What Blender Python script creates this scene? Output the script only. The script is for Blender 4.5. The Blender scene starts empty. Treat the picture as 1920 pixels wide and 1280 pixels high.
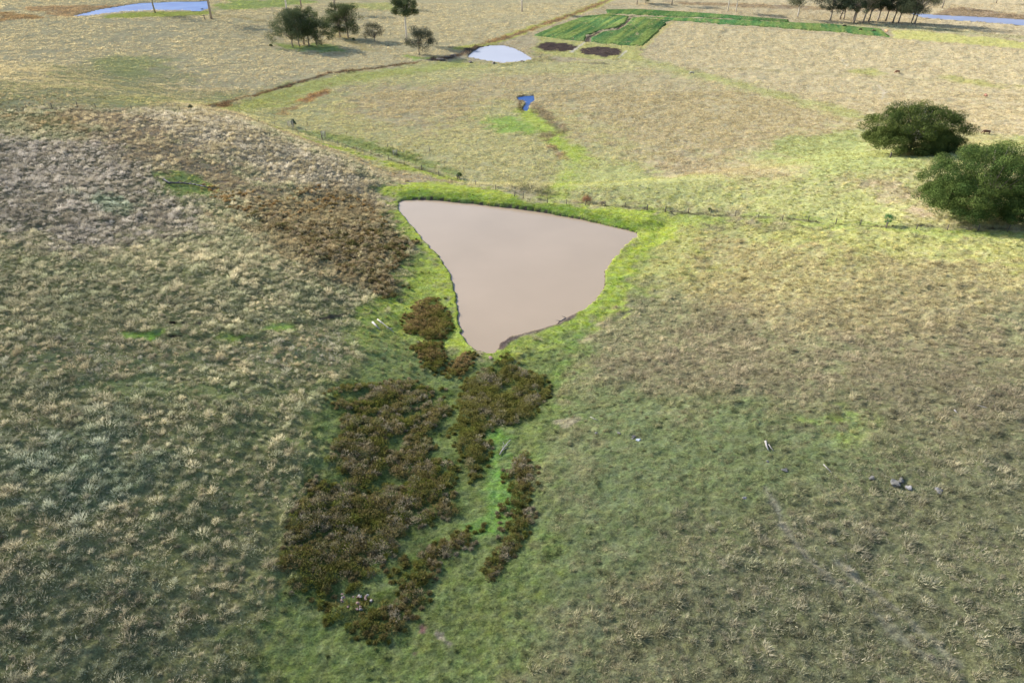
import bpy, math, random
import numpy as np
from mathutils import Vector

# ------------------------------------------------------------------ camera, sky, sun, exposure
SC = bpy.context.scene
COL = SC.collection
CAM_H, PITCH, FPX = 60.0, math.radians(32.0), 1297.0
cam_d = bpy.data.cameras.new('camera'); cam = bpy.data.objects.new('camera', cam_d); COL.objects.link(cam)
cam.location = (0, 0, CAM_H); cam.rotation_euler = (math.pi/2 - PITCH, 0, 0)
cam_d.sensor_width = 36.0; cam_d.lens = FPX/1920*36.0; cam_d.clip_start = 0.5; cam_d.clip_end = 20000
SC.camera = cam
SUN_EL, SUN_AZ = math.radians(25.0), math.radians(-51.0)     # azimuth from +Y towards +X
SUN = np.array([math.sin(SUN_AZ)*math.cos(SUN_EL), math.cos(SUN_AZ)*math.cos(SUN_EL), math.sin(SUN_EL)])
w = bpy.data.worlds.new('World'); SC.world = w; w.use_nodes = True
nt = w.node_tree; nt.nodes.clear()
sky = nt.nodes.new('ShaderNodeTexSky'); sky.sky_type = 'NISHITA'; sky.sun_disc = False
sky.sun_elevation = SUN_EL; sky.sun_rotation = SUN_AZ; sky.air_density = 1.0; sky.dust_density = 1.6
bg = nt.nodes.new('ShaderNodeBackground'); bg.inputs['Strength'].default_value = 0.095
wo = nt.nodes.new('ShaderNodeOutputWorld')
nt.links.new(sky.outputs[0], bg.inputs[0]); nt.links.new(bg.outputs[0], wo.inputs[0])
sl = bpy.data.lights.new('sun', 'SUN'); sl.energy = 5.0; sl.angle = math.radians(0.5); sl.color = (1.0, 0.94, 0.84)
so = bpy.data.objects.new('sun', sl); COL.objects.link(so)
so.rotation_euler = Vector(SUN).to_track_quat('Z', 'Y').to_euler(); so.location = (0, 0, 200)
SC.view_settings.view_transform = 'Standard'; SC.view_settings.look = 'None'
SC.view_settings.gamma = 1.0; SC.view_settings.exposure = 1.42
SC.cycles.volume_bounces = 0; SC.cycles.max_bounces = 6; SC.cycles.transparent_max_bounces = 8

R = np.random.RandomState(7); random.seed(7)
# ------------------------------------------------------------------ numeric helpers
_T = np.random.RandomState(3).rand(256, 256)
def vnoise(x, y, seed=0):
    x = x + seed*17.31; y = y + seed*9.77
    ix = np.floor(x).astype(np.int64); iy = np.floor(y).astype(np.int64)
    fx = x-ix; fy = y-iy; fx = fx*fx*(3-2*fx); fy = fy*fy*(3-2*fy)
    a = _T[ix & 255, iy & 255]; b = _T[(ix+1) & 255, iy & 255]; c = _T[ix & 255, (iy+1) & 255]; d = _T[(ix+1) & 255, (iy+1) & 255]
    return (a*(1-fx)+b*fx)*(1-fy)+(c*(1-fx)+d*fx)*fy
def fbm(x, y, scale, octs=3, seed=0):
    x = np.asarray(x, float)/scale; y = np.asarray(y, float)/scale; s = 0; a = 1; t = 0
    for i in range(octs):
        s = s+a*vnoise(x*0.8-y*0.6, x*0.6+y*0.8, seed+i*3); t += a; a *= .5; x = x*2.03+5.2; y = y*2.03+1.3
    return s/t
def sm(a, b, x):
    t = np.clip((x-a)/(b-a), 0, 1); return t*t*(3-2*t)
def seg_dist(P, x, y, closed):
    P = np.asarray(P, float); n = len(P); d = np.full(x.shape, 1e18)
    for i in range(n if closed else n-1):
        ax, ay = P[i]; bx, by = P[(i+1) % n]; vx, vy = bx-ax, by-ay; L = vx*vx+vy*vy+1e-9
        t = np.clip(((x-ax)*vx+(y-ay)*vy)/L, 0, 1); d = np.minimum(d, (x-ax-t*vx)**2+(y-ay-t*vy)**2)
    return np.sqrt(d)
def inside(P, x, y):
    P = np.asarray(P, float); n = len(P); c = np.zeros(x.shape, bool)
    for i in range(n):
        x1, y1 = P[i]; x2, y2 = P[(i+1) % n]
        if y1 == y2: continue
        c ^= ((y1 > y) != (y2 > y)) & (x < (x2-x1)*(y-y1)/(y2-y1)+x1)
    return c
def sdist(P, x, y):
    d = seg_dist(P, x, y, True); return np.where(inside(P, x, y), -d, d)
def sd_box(P, x, y, margin, closed=True):
    """signed distance only where it can matter"""
    P = np.asarray(P, float); out = np.full(x.shape, 1e6)
    m = (x > P[:, 0].min()-margin) & (x < P[:, 0].max()+margin) & (y > P[:, 1].min()-margin) & (y < P[:, 1].max()+margin)
    if m.any(): out[m] = sdist(P, x[m], y[m]) if closed else seg_dist(P, x[m], y[m], False)
    return out
cp, sp = math.cos(PITCH), math.sin(PITCH)
def ray(u, v):
    dx = u-960.0; dz = 640.0-v; return np.array([dx, FPX*cp+dz*sp, -FPX*sp+dz*cp])
def on_plane(u, v, z=0.0):
    d = ray(u, v); t = (z-CAM_H)/d[2]; return (d[0]*t, d[1]*t)

# ------------------------------------------------------------------ the lie of the land
DAM_PX = [(748,382),(754,376),(775,375),(820,376),(900,384),(1000,396),(1080,410),(1140,424),(1172,432),(1193,438),(1194,444),(1180,452),(1165,466),
          (1147,488),(1133,508),(1132,524),(1128,545),(1118,560),(1100,577),(1070,591),(1040,608),(990,624),(955,632),(938,641),(935,652),(925,660),(914,662),
          (900,658),(880,648),(868,628),(861,590),(856,550),(845,512),(825,482),(800,455),(775,425),(755,402),(748,392)]
DAM = [on_plane(*p) for p in DAM_PX]
GULLY = [(-3, 94), (-5, 75), (-9, 55), (-12, 38), (-16, 15), (-25, -60)]
CREST = [on_plane(u, v, 1.2) for u, v in [(738,352),(790,352),(840,356),(912,362),(980,373),(1060,382),(1140,393),(1205,406)]]
def h0(x, y):
    x = np.asarray(x, float); y = np.asarray(y, float)
    sd = sdist(DAM, x, y); dg = seg_dist(GULLY, x, y, False)-2.5
    D = np.maximum(np.minimum(sd, dg), 0); wig = fbm(x, y, 28, 2, 5)
    gx = np.interp(y, [-60, 15, 38, 55, 75, 94, 130, 165], [-25, -16, -12, -9, -5, -3, 2, 0])
    s = sm(-8, 8, x-gx)
    k = 0.29*(1-s)+0.18*s; hm = 18*(1-s)+17*s
    n = k*(np.sqrt(D*D+100)-10); n = hm*(1-np.exp(-n/hm)) + (wig-.5)*2.2*sm(4, 30, D)
    n = n+0.085*np.maximum(0, 93-y)*sm(0, 25, 93-y)
    left = np.maximum(0, -27-x); right = np.maximum(0, x-27)
    yr = 163+np.minimum(left, 60)*0.40+np.clip(left-60, 0, 200)*.05-np.minimum(right, 60)*.1
    wd = 18+np.minimum(left, 150)*0.9+np.minimum(right, 90)*.5
    W = 1-sm(0, 1, (y-yr)/wd)
    f = -2.2-2.8*sm(170, 300, y)+(fbm(x, y, 130, 2, 9)-.5)*2.5*sm(190, 330, y)+11*sm(60, 300, -x)*(1-.5*sm(250, 420, y))+2.0*sm(30, 120, x)*(1-sm(200, 290, y))
    z = n*W+f*(1-W)
    dc = seg_dist(CREST, x, y, False)
    wall = 1.2-0.2*np.maximum(0, dc-1.5)
    z = np.maximum(z, np.where(dc < 12, wall, -99))
    z = z+0.0
    return z, sd
PONDS = []   # (world polygon, level)
def height(x, y):
    x = np.asarray(x, float); y = np.asarray(y, float)
    z, sd = h0(x, y)
    e = (fbm(x, y, 1.3, 3, 41)-.5)*1.0
    z = np.where((sd > 0) & (sd < 12), np.maximum(z, .28*(1-sm(2, 10, sd))), z)
    z = np.where(sd+e < 0.5, -1.0+(z+1.0)*sm(-0.35, 0.35, sd+e), z)
    for P, lv in PONDS:
        s2 = sd_box(P, x, y, 30); k = sm(0, 28, s2); z2 = lv+.35+(z-lv-.35)*k
        e2 = (fbm(x, y, 4, 2, 11)-.5)*1.2
        z = np.where(s2 < 30, np.where(s2+e2 < .6, lv-1.0+(z2-lv+1.0)*sm(-.4, .5, s2+e2), z2), z)
    return z
def H(x, y): return float(height(np.array([x]), np.array([y]))[0])
def hit(u, v):
    """the point of the land seen at a spot of the photograph"""
    d = ray(u, v); d = d/np.linalg.norm(d); ts = np.concatenate([np.arange(35, 700, 1.5), np.arange(700, 4000, 12)])
    X = d[0]*ts; Y = d[1]*ts; Z = CAM_H+d[2]*ts; hh, _ = h0(X, Y); b = np.nonzero(Z < hh)[0]
    i = b[0] if len(b) else len(ts)-1
    t0, t1 = ts[max(i-1, 0)], ts[i]
    for _ in range(14):
        t = (t0+t1)/2; z = h0(np.array([d[0]*t]), np.array([d[1]*t]))[0][0]
        if CAM_H+d[2]*t < z: t1 = t
        else: t0 = t
    return (d[0]*t1, d[1]*t1)
def hits(pts): return [hit(*p) for p in pts]
POND_PX = {
 'far': [(877,107),(886,98),(900,90),(920,86),(945,86),(965,92),(980,100),(998,111),(978,115),(940,118),(905,112)],
 'hole': [(971,183),(985,181),(999,180),(1000,190),(994,194),(989,207),(985,209),(981,204),(986,194),(983,187),(974,189)],
 'lake': [(137,31),(190,18),(260,7),(330,4),(390,3),(393,15),(378,21),(300,20),(230,22),(165,30)],
 'stream': [(1700,24),(1760,29),(1850,33),(1960,40),(1960,51),(1880,45),(1800,39),(1735,34)]}
for k in POND_PX:
    P = hits(POND_PX[k]); lv = min(float(h0(np.array([p[0]]), np.array([p[1]]))[0][0]) for p in P)-.15
    d = [on_plane(u, v, lv) for u, v in POND_PX[k]]
    PONDS.append((d, lv)); POND_PX[k] = (d, lv)

# ------------------------------------------------------------------ what grows where: layers of (ground colour, tuft density, tuft height, tuft colours A and B)
def L(kind, px, feather, G, dens=None, h=None, A=None, B=None, s=1.0, amp=1.5, sc=7.0, width=0.0):
    return dict(kind=kind, P=hits(px), f=feather, G=G, dens=dens, h=h, A=A, B=B, s=s, amp=amp, sc=sc, w=width)
STRAW=(.44,.37,.22); TAN=(.36,.29,.18); PINK=(.47,.40,.25); PALE=(.55,.49,.38); LIL=(.40,.36,.33); SAGE=(.29,.33,.24); OLIVE=(.20,.20,.09)
YG=(.34,.36,.10); BG=(.20,.31,.045); GRN=(.10,.18,.04); RUST=(.27,.16,.06); DKB=(.10,.07,.04); BRN=(.25,.19,.12)
LAY = [
 # far fields, left
 L('poly', [(-400,210),(360,202),(560,150),(800,112),(1000,60),(1130,2),(-400,-30)], 8, (.42,.36,.20), .65,.35, (.54,.47,.29), (.38,.32,.19), amp=3, sc=20),
 L('poly', [(-300,200),(0,205),(350,205),(420,185),(330,140),(230,110),(100,130),(0,150),(-300,120)], 30, (.26,.26,.12), .45,.3, TAN, (.24,.26,.12), s=.75, amp=16, sc=22),
 L('poly', [(190,110),(280,100),(320,120),(230,150),(180,130)], 14, (.26,.30,.10), .5,.25, YG, OLIVE, s=.5, amp=12, sc=14),
 L('poly', [(150,200),(250,180),(420,180),(400,200),(300,207)], 10, (.29,.31,.11), .5,.3, YG, TAN, s=.5, amp=9, sc=12),
 L('poly', [(-50,60),(0,25),(130,34),(90,36),(0,38)], 8, RUST, .9,.6, (.34,.2,.09), (.2,.16,.07), s=.8, amp=8, sc=14),
 L('poly', [(50,14),(130,12),(240,6),(180,17),(120,28),(60,20)], 6, (.33,.2,.09), .9,.5, (.34,.2,.09), BRN, s=.7, amp=8, sc=14),
 L('poly', [(190,28),(240,23),(300,21),(390,22),(400,27),(300,33),(200,35)], 4, (.34,.36,.07), .3,.3, YG, OLIVE, amp=2),
 L('poly', [(395,20),(430,2),(560,-2),(620,4),(520,14),(440,20)], 8, (.26,.33,.08), .5,.3, YG, BG, amp=7, sc=16, s=.8),
 L('poly', [(640,8),(720,4),(780,18),(740,22),(640,14)], 6, (.34,.36,.10), .3,.3, YG, STRAW, amp=4, sc=16, s=.7),
 L('line', [(400,28),(450,34),(505,42),(560,50),(650,72),(690,95)], 5, (.34,.27,.10), .4,.3, TAN, OLIVE, width=2.5, s=.7, amp=3, sc=9),
 L('poly', [(510,80),(560,84),(620,84),(645,95),(600,98),(530,93)], 6, (.20,.29,.06), .4,.3, BG, YG, amp=5, s=.75),
 L('poly', [(760,104),(800,108),(830,110),(780,112)], 4, (.22,.34,.05), .3,.3, BG, YG, amp=2, s=.8),
 # mid valley
 L('poly', [(400,200),(560,155),(800,115),(870,118),(1000,118),(1200,112),(1400,150),(1640,220),(1980,262),(1980,432),(1700,428),(1200,395),(900,350),(640,285),(480,225)], 8, (.40,.37,.17), .6,.32, (.50,.45,.25), (.36,.34,.16), amp=4, sc=20),
 L('poly', [(650,170),(850,150),(1250,130),(1500,190),(1600,240),(1450,300),(1250,330),(1150,280),(1080,230),(950,170),(800,240),(650,210)], 22, (.40,.33,.19), .7,.35, (.46,.38,.24), (.35,.29,.16), s=.8, amp=14, sc=30),
 L('line', [(440,205),(520,180),(600,158),(700,140),(860,122)], 12, (.36,.37,.10), .3,.3, YG, OLIVE, width=9, s=.85, amp=5, sc=12),
 L('poly', [(560,190),(600,172),(620,160),(615,175),(575,192)], 3, (.34,.19,.09), 1.,.5, (.34,.2,.1), RUST, amp=2.5, sc=5, s=.85),
 L('poly', [(500,215),(540,200),(560,198),(540,215)], 3, (.34,.22,.11), .8,.4, (.34,.2,.1), RUST, amp=2.5, sc=5, s=.6),
 L('poly', [(900,222),(960,218),(1010,232),(1040,245),(1000,252),(940,250)], 8, (.24,.36,.06), .35,.3, (.22,.32,.06), OLIVE, s=.85, amp=6, sc=9),
 L('line', [(985,205),(995,222),(1020,235),(1042,245),(1035,258),(1050,268),(1080,285),(1085,300),(1070,330),(1060,350),(1030,370)], 4, (.34,.40,.07), .25,.25, YG, BG, width=3.4, amp=1.2, sc=6),
 L('line', [(996,195),(1020,215),(1045,235),(1058,248)], 4, (.17,.13,.09), 1.,.6, (.26,.2,.14), BRN, width=2.2, amp=1.5, sc=5, s=.7),
 L('poly', [(968,183),(975,192),(972,200),(980,210),(984,204),(976,196),(990,182),(980,178)], 1.5, DKB, 1.,.5, BRN, DKB, amp=.8, sc=3, s=.8),
 L('poly', [(1010,250),(1030,246),(1040,254),(1028,266),(1018,260)], 2, BRN, 1.,.5, (.26,.2,.16), BRN, amp=1.5, sc=4, s=.8),
 L('poly', [(1030,274),(1050,278),(1065,298),(1050,298),(1040,285)], 2.5, (.26,.18,.12), 1.,.5, (.3,.2,.12), RUST, amp=2, sc=4, s=.8),
 L('poly', [(960,350),(1000,345),(1040,358),(1030,370),(980,366)], 3, (.24,.22,.12), 1.,.6, (.34,.3,.22), OLIVE, amp=2.5, sc=4, s=.7),
 L('poly', [(1060,300),(1200,310),(1350,345),(1500,350),(1700,330),(1760,400),(1700,425),(1400,400),(1200,385),(1080,370),(1050,345)], 14, (.40,.41,.15), .4,.28, (.46,.44,.2), (.36,.38,.13), s=.9, amp=7, sc=14),
 L('poly', [(1200,300),(1350,295),(1480,325),(1400,345),(1250,330)], 8, (.42,.35,.20), .7,.35, PINK, TAN, s=.7, amp=7, sc=12),
 L('poly', [(1480,262),(1620,245),(1640,275),(1800,290),(1920,250),(1960,262),(1900,280),(1740,300),(1700,330),(1560,320),(1440,300)], 10, (.32,.37,.12), .4,.28, YG, OLIVE, s=.75, amp=8, sc=12),
 L('poly', [(1620,345),(1700,335),(1730,370),(1650,375)], 6, (.40,.30,.20), .5,.3, PINK, TAN, s=.6, amp=5, sc=8),
 L('poly', [(1680,392),(1735,385),(1760,405),(1700,415)], 4, (.42,.32,.22), .3,.25, PINK, TAN, s=.7, amp=3, sc=6),
 # right field
 L('poly', [(1205,110),(1260,42),(1440,55),(1670,75),(1980,98),(1980,262),(1640,220),(1400,150),(1240,118)], 8, (.44,.37,.21), .65,.32, (.55,.48,.30), (.40,.33,.20), amp=4, sc=20),
 L('line', [(1200,112),(1290,135),(1380,158),(1500,190),(1640,222)], 8, (.36,.36,.13), .3,.25, YG, OLIVE, width=4.5, s=.75, amp=3, sc=12),
 L('line', [(1290,131),(1340,128),(1420,130),(1540,139),(1660,145),(1800,155),(1930,162)], 3, (.33,.28,.12), .5,.3, TAN, OLIVE, width=1.0, s=.7, amp=2, sc=12),
 L('poly', [(1575,132),(1640,130),(1670,140),(1600,140)], 6, (.33,.33,.09), .4,.3, YG, OLIVE, s=.75, amp=4, sc=12),
 L('poly', [(1740,146),(1800,146),(1880,158),(1930,160),(1850,164)], 6, (.34,.33,.09), .4,.3, YG, OLIVE, s=.7, amp=4, sc=12),
 L('poly', [(1672,56),(1740,60),(1960,82),(1960,96),(1672,72)], 4, (.42,.40,.13), .3,.3, YG, STRAW, amp=2, sc=12),
 L('line', [(1572,106),(1590,125)], 1.5, PALE, .2,.2, PALE, PALE, width=.3, amp=1, sc=8, s=.6),
 L('line', [(1640,155),(1660,172),(1652,185)], 1.5, PALE, .2,.2, PALE, PALE, width=.3, amp=1, sc=8, s=.6),
 # beyond the crops
 L('poly', [(1130,2),(1180,18),(1480,38),(1670,54),(1980,78),(1980,-20),(1150,-20)], 8, (.42,.35,.21), .5,.35, STRAW, TAN, amp=4, sc=20),
 L('poly', [(1250,2),(1440,10),(1550,14),(1700,14),(1700,22),(1440,16),(1300,10)], 8, BRN, .9,.6, (.34,.27,.17), BRN, s=.8, amp=5, sc=16),
 L('poly', [(1750,28),(1775,17),(1800,14),(1830,17),(1900,27),(1960,34),(1960,41),(1850,34),(1780,30)], 3, (.27,.20,.13), .9,.6, (.3,.24,.15), BRN, s=.9, amp=2, sc=10),
 L('poly', [(1480,38),(1700,48),(1960,72),(1960,78),(1672,55)], 8, (.34,.33,.16), .6,.4, STRAW, OLIVE, s=.7, amp=5, sc=16),
 # ditch running diagonally through the fields
 L('line', [(860,92),(930,78),(985,58),(1060,32),(1130,6),(1150,-8)], 4, (.40,.40,.07), .4,.3, YG, STRAW, width=4.5, s=.9, amp=2, sc=10),
 L('line', [(905,82),(960,68),(1010,50),(1060,32),(1120,10),(1150,-4)], 3, (.25,.17,.09), 1.,.7, (.3,.2,.1), BRN, width=2.5, amp=2, sc=8),
 L('line', [(380,200),(430,190),(480,178),(540,160),(620,138),(700,128),(790,115)], 2, DKB, 1.,.6, (.28,.18,.10), DKB, width=1.4, amp=1.2, sc=5),
 L('line', [(812,112),(840,110),(870,102),(895,88)], 3, (.10,.08,.07), .9,.7, (.2,.16,.12), DKB, width=3, amp=2, sc=5),
 L('poly', [(905,114),(940,119),(978,116),(1000,111),(1010,108),(980,100),(1000,98),(1040,112),(1000,120),(930,124)], 4, (.30,.30,.12), .8,.4, TAN, OLIVE, amp=3, sc=6, s=.8),
 L('line', [(1000,112),(1030,110),(1060,116),(1100,118),(1140,121)], 3, (.14,.11,.08), .9,.5, BRN, OLIVE, width=.8, amp=2, sc=7, s=.8),
 L('poly', [(985,95),(1010,80),(1000,66),(1050,73),(1100,79),(1205,87),(1200,112),(1120,112),(1040,105)], 5, (.38,.37,.12), .4,.3, YG, STRAW, amp=2, sc=8, s=.9),
 L('poly', [(1003,88),(1015,82),(1035,80),(1065,82),(1084,88),(1078,94),(1055,97),(1025,95)], 1.5, (.075,.055,.048), .25,.2, BRN, DKB, amp=1.5, sc=3),
 L('poly', [(1084,94),(1100,88),(1130,88),(1165,93),(1160,103),(1135,107),(1100,103)], 1.5, (.08,.06,.052), .35,.2, BRN, DKB, amp=1.8, sc=3),
 L('line', [(1095,80),(1070,99)], 1, PALE, .1,.2, PALE, PALE, width=.8, amp=.5, sc=4, s=.9),
 L('line', [(1174,96),(1160,108)], 1, PALE, .1,.2, PALE, PALE, width=.5, amp=.5, sc=4, s=.9),
 L('line', [(1260,41),(1230,65),(1207,88)], 2, (.42,.36,.13), .2,.2, STRAW, YG, width=1.6, amp=1, sc=6, s=.9),
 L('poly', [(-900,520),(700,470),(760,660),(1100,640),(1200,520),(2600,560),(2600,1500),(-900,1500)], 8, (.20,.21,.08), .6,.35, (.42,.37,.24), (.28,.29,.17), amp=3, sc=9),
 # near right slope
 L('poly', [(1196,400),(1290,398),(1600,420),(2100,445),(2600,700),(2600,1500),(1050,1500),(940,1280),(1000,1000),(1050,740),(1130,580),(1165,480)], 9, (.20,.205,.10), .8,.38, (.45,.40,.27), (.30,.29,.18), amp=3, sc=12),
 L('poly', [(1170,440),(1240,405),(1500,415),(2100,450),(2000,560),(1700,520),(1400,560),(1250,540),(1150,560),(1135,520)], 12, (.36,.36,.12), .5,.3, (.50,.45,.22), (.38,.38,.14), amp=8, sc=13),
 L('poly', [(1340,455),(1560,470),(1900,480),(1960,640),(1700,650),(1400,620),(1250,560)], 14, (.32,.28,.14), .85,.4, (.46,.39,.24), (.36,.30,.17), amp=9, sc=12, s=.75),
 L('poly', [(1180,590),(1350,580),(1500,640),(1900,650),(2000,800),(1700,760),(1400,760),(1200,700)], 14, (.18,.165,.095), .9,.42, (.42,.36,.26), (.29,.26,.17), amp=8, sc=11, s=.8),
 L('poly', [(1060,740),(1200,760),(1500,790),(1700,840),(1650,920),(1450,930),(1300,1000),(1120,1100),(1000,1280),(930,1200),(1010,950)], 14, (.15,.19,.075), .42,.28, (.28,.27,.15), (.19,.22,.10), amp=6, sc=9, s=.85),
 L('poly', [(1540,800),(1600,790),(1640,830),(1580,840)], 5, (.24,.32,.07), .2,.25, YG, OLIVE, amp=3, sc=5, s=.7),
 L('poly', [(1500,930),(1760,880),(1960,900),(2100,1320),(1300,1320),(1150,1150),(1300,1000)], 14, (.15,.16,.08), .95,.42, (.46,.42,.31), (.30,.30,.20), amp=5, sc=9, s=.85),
 # near left hill: green ground, its colour darkened for shadow between the tussocks
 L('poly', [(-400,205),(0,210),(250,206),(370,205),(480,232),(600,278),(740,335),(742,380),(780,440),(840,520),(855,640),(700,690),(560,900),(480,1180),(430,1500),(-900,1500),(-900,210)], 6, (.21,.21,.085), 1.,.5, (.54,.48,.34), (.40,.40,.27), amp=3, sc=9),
 L('poly', [(210,218),(370,208),(480,235),(640,300),(735,345),(740,400),(640,380),(500,330),(330,270)], 10, (.30,.25,.16), .9,.5, (.56,.51,.41), PINK, amp=6, sc=8, s=.9),
 L('poly', [(100,212),(240,208),(330,270),(500,340),(560,400),(430,360),(250,300)], 8, (.31,.23,.14), .5,.4, PINK, BRN, amp=6, sc=8, s=.8),
 L('poly', [(-20,215),(120,215),(200,260),(60,240)], 6, (.26,.22,.09), .6,.4, RUST, TAN, amp=4, sc=7, s=.6),
 L('poly', [(-100,250),(200,260),(330,350),(380,420),(150,470),(-100,430)], 10, (.16,.14,.09), 1.,.5, (.50,.46,.43), (.36,.31,.25), amp=5, sc=8, s=.8),
 L('poly', [(130,355),(230,360),(260,400),(170,400)], 5, (.15,.18,.09), 1.,.4, (.44,.49,.38), SAGE, amp=4, sc=6, s=.8),
 L('poly', [(285,325),(340,320),(410,345),(400,365),(330,362)], 4, (.21,.27,.07), .3,.3, OLIVE, YG, amp=2, sc=5, s=.9),
 L('poly', [(440,395),(520,370),(640,360),(735,420),(765,470),(740,555),(640,530),(560,480),(480,440)], 7, (.19,.155,.08), .9,.5, (.34,.26,.14), STRAW, amp=6, sc=7, s=.8),
 L('poly', [(-50,640),(250,650),(480,640),(640,620),(640,700),(400,700),(100,700),(-50,690)], 6, (.22,.24,.10), .7,.4, TAN, LIL, amp=4, sc=7, s=.7),
 L('poly', [(60,830),(200,780),(330,850),(310,960),(150,1010),(60,930)], 8, (.14,.17,.085), 1.,.55, (.42,.44,.35), SAGE, amp=5, sc=5, s=.85),
 L('poly', [(300,700),(520,700),(560,800),(500,1000),(400,1150),(330,1050),(380,880)], 10, (.16,.18,.07), .6,.42, (.46,.41,.28), (.36,.36,.25), amp=6, sc=7, s=.7),
 L('poly', [(-200,1000),(200,1020),(380,1100),(420,1400),(-400,1400)], 10, (.14,.15,.07), .9,.45, (.46,.41,.30), (.30,.33,.24), amp=6, sc=7, s=.7),
 L('line', [(90,700),(180,720),(330,730),(480,740),(620,720)], 3, (.22,.27,.09), .3,.3, OLIVE, SAGE, width=1, amp=3, sc=5, s=.6),
 # seep with bright moss; erosion holes painted near-black for their inner shade
 L('line', [(200,632),(300,632),(400,636),(480,632),(552,610),(655,586)], 1.5, (.10,.12,.05), .3,.3, OLIVE, DKB, width=.5, amp=1, sc=3, s=.75),
 L('poly', [(228,625),(250,624),(250,632),(232,633)], 1.2, (.26,.36,.07), .3,.2, YG, BG, amp=.8, sc=2),
 L('poly', [(262,627),(302,624),(304,633),(275,636)], 1.2, (.22,.34,.06), .3,.2, YG, BG, amp=.8, sc=2),
 L('poly', [(405,632),(430,626),(480,628),(470,634),(430,642)], 1.4, (.24,.34,.06), .3,.2, YG, BG, amp=1, sc=2),
 L('poly', [(505,615),(535,607),(552,612),(540,622),(515,622)], 1.2, (.26,.37,.07), .3,.2, YG, BG, amp=.8, sc=2),
 L('line', [(552,606),(575,602),(600,598),(625,593),(655,586)], .6, (.06,.05,.04), .1,.2, BRN, DKB, width=.2, amp=.5, sc=2, s=.9),
 L('poly', [(312,604),(320,601),(332,602),(328,608),(316,609)], .5, (.012,.01,.01), .0,.2, DKB, DKB, amp=.3, sc=1),
 L('poly', [(306,630),(330,629),(345,628),(343,634),(325,634)], .5, (.02,.016,.014), .0,.2, DKB, DKB, amp=.4, sc=1),
 L('line', [(345,604),(375,605)], .6, (.06,.05,.05), .1,.2, DKB, DKB, width=.3, amp=.6, sc=1.5, s=.8),
 # gully floor green
 L('poly', [(742,372),(755,400),(800,455),(845,510),(860,600),(880,650),(930,665),(1000,625),(1080,590),(1128,545),(1175,470),(1250,440),(1220,500),(1170,560),(1120,620),(1075,690),(1050,760),(1040,850),(1010,950),(990,1050),(960,1180),(940,1400),(470,1400),(500,1200),(560,1080),(640,900),(600,800),(650,720),(690,650),(680,590),(750,545),(770,460),(740,400)], 6, (.155,.20,.06), .35,.25, (.21,.25,.10), (.15,.18,.08), amp=3.5, sc=7, s=.95),
 L('poly', [(745,560),(800,470),(845,520),(860,600),(870,650),(800,660),(700,640),(680,590)], 5, (.31,.37,.06), .3,.2, YG, OLIVE, amp=3, sc=5, s=.95),
 L('poly', [(700,600),(760,640),(830,700),(800,720),(700,712),(650,680)], 5, (.20,.25,.08), .5,.4, (.28,.26,.17), OLIVE, amp=3, sc=5, s=.7),
 L('poly', [(940,650),(980,635),(1010,650),(960,690)], 2.5, (.26,.22,.11), .8,.4, TAN, OLIVE, amp=1.5, sc=4, s=.8),
 L('line', [(915,1000),(935,960),(940,900),(925,850),(935,810)], 2, (.14,.26,.05), .1,.2, BG, GRN, width=1.4, amp=1, sc=3, s=.9),
 L('line', [(1045,760),(1048,700),(1075,640),(1130,590)], 2, (.15,.25,.05), .1,.2, BG, GRN, width=.6, amp=1, sc=3, s=.4),
 # dark green ground under the rushes
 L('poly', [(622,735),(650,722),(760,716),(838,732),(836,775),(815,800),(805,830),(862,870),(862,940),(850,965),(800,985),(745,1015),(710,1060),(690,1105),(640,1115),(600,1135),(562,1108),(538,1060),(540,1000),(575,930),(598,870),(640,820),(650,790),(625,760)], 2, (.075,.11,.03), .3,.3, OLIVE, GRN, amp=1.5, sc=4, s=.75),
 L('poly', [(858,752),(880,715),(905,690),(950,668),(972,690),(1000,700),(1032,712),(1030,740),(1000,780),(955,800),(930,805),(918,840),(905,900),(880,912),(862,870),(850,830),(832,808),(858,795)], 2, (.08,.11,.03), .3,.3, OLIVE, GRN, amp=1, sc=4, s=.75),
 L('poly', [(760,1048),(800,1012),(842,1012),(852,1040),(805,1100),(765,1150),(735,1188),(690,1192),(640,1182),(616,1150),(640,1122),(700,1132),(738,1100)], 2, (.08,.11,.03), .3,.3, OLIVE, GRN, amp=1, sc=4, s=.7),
 # dark furrow winding through the crops
 L('line', [(1101,78),(1103,70),(1128,59),(1157,55),(1170,45),(1184,34)], 1.5, (.09,.07,.055), .1,.2, BRN, DKB, width=1.2, amp=.6, sc=4),
 L('line', [(1184,32),(1300,34),(1440,41)], 1.5, (.08,.09,.04), .1,.2, OLIVE, DKB, width=1.5, amp=.6, sc=4),
 # bright bank and shore
 L('poly', [(728,350),(760,344),(840,343),(905,352),(1000,380),(1100,387),(1200,393),(1290,400),(1280,440),(1215,470),(1180,520),(1160,570),(1110,600),(1050,620),(1075,592),(1130,545),(1135,510),(1190,445),(1190,436),(1000,396),(760,376),(742,378)], 4, (.34,.40,.05), .2,.12, (.36,.42,.09), BG, amp=2, sc=5),
 L('line', [(745,385),(760,415),(795,458),(822,485),(842,515),(852,555),(858,600),(866,632),(885,655)], 3, (.33,.40,.05), .2,.12, YG, BG, width=1.6, amp=1.2, sc=4, s=.9),
 L('line', [(935,668),(985,640),(1040,622),(1085,600),(1135,560),(1150,520)], 4, (.27,.35,.055), .25,.15, YG, BG, width=2.2, amp=2, sc=4, s=.8),
 L('line', [(770,361),(900,372),(1010,388),(1100,401),(1190,424)], 3, (.19,.28,.04), .3,.15, BG, (.17,.26,.04), width=1.5, amp=1.2, sc=4, s=.9),
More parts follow.
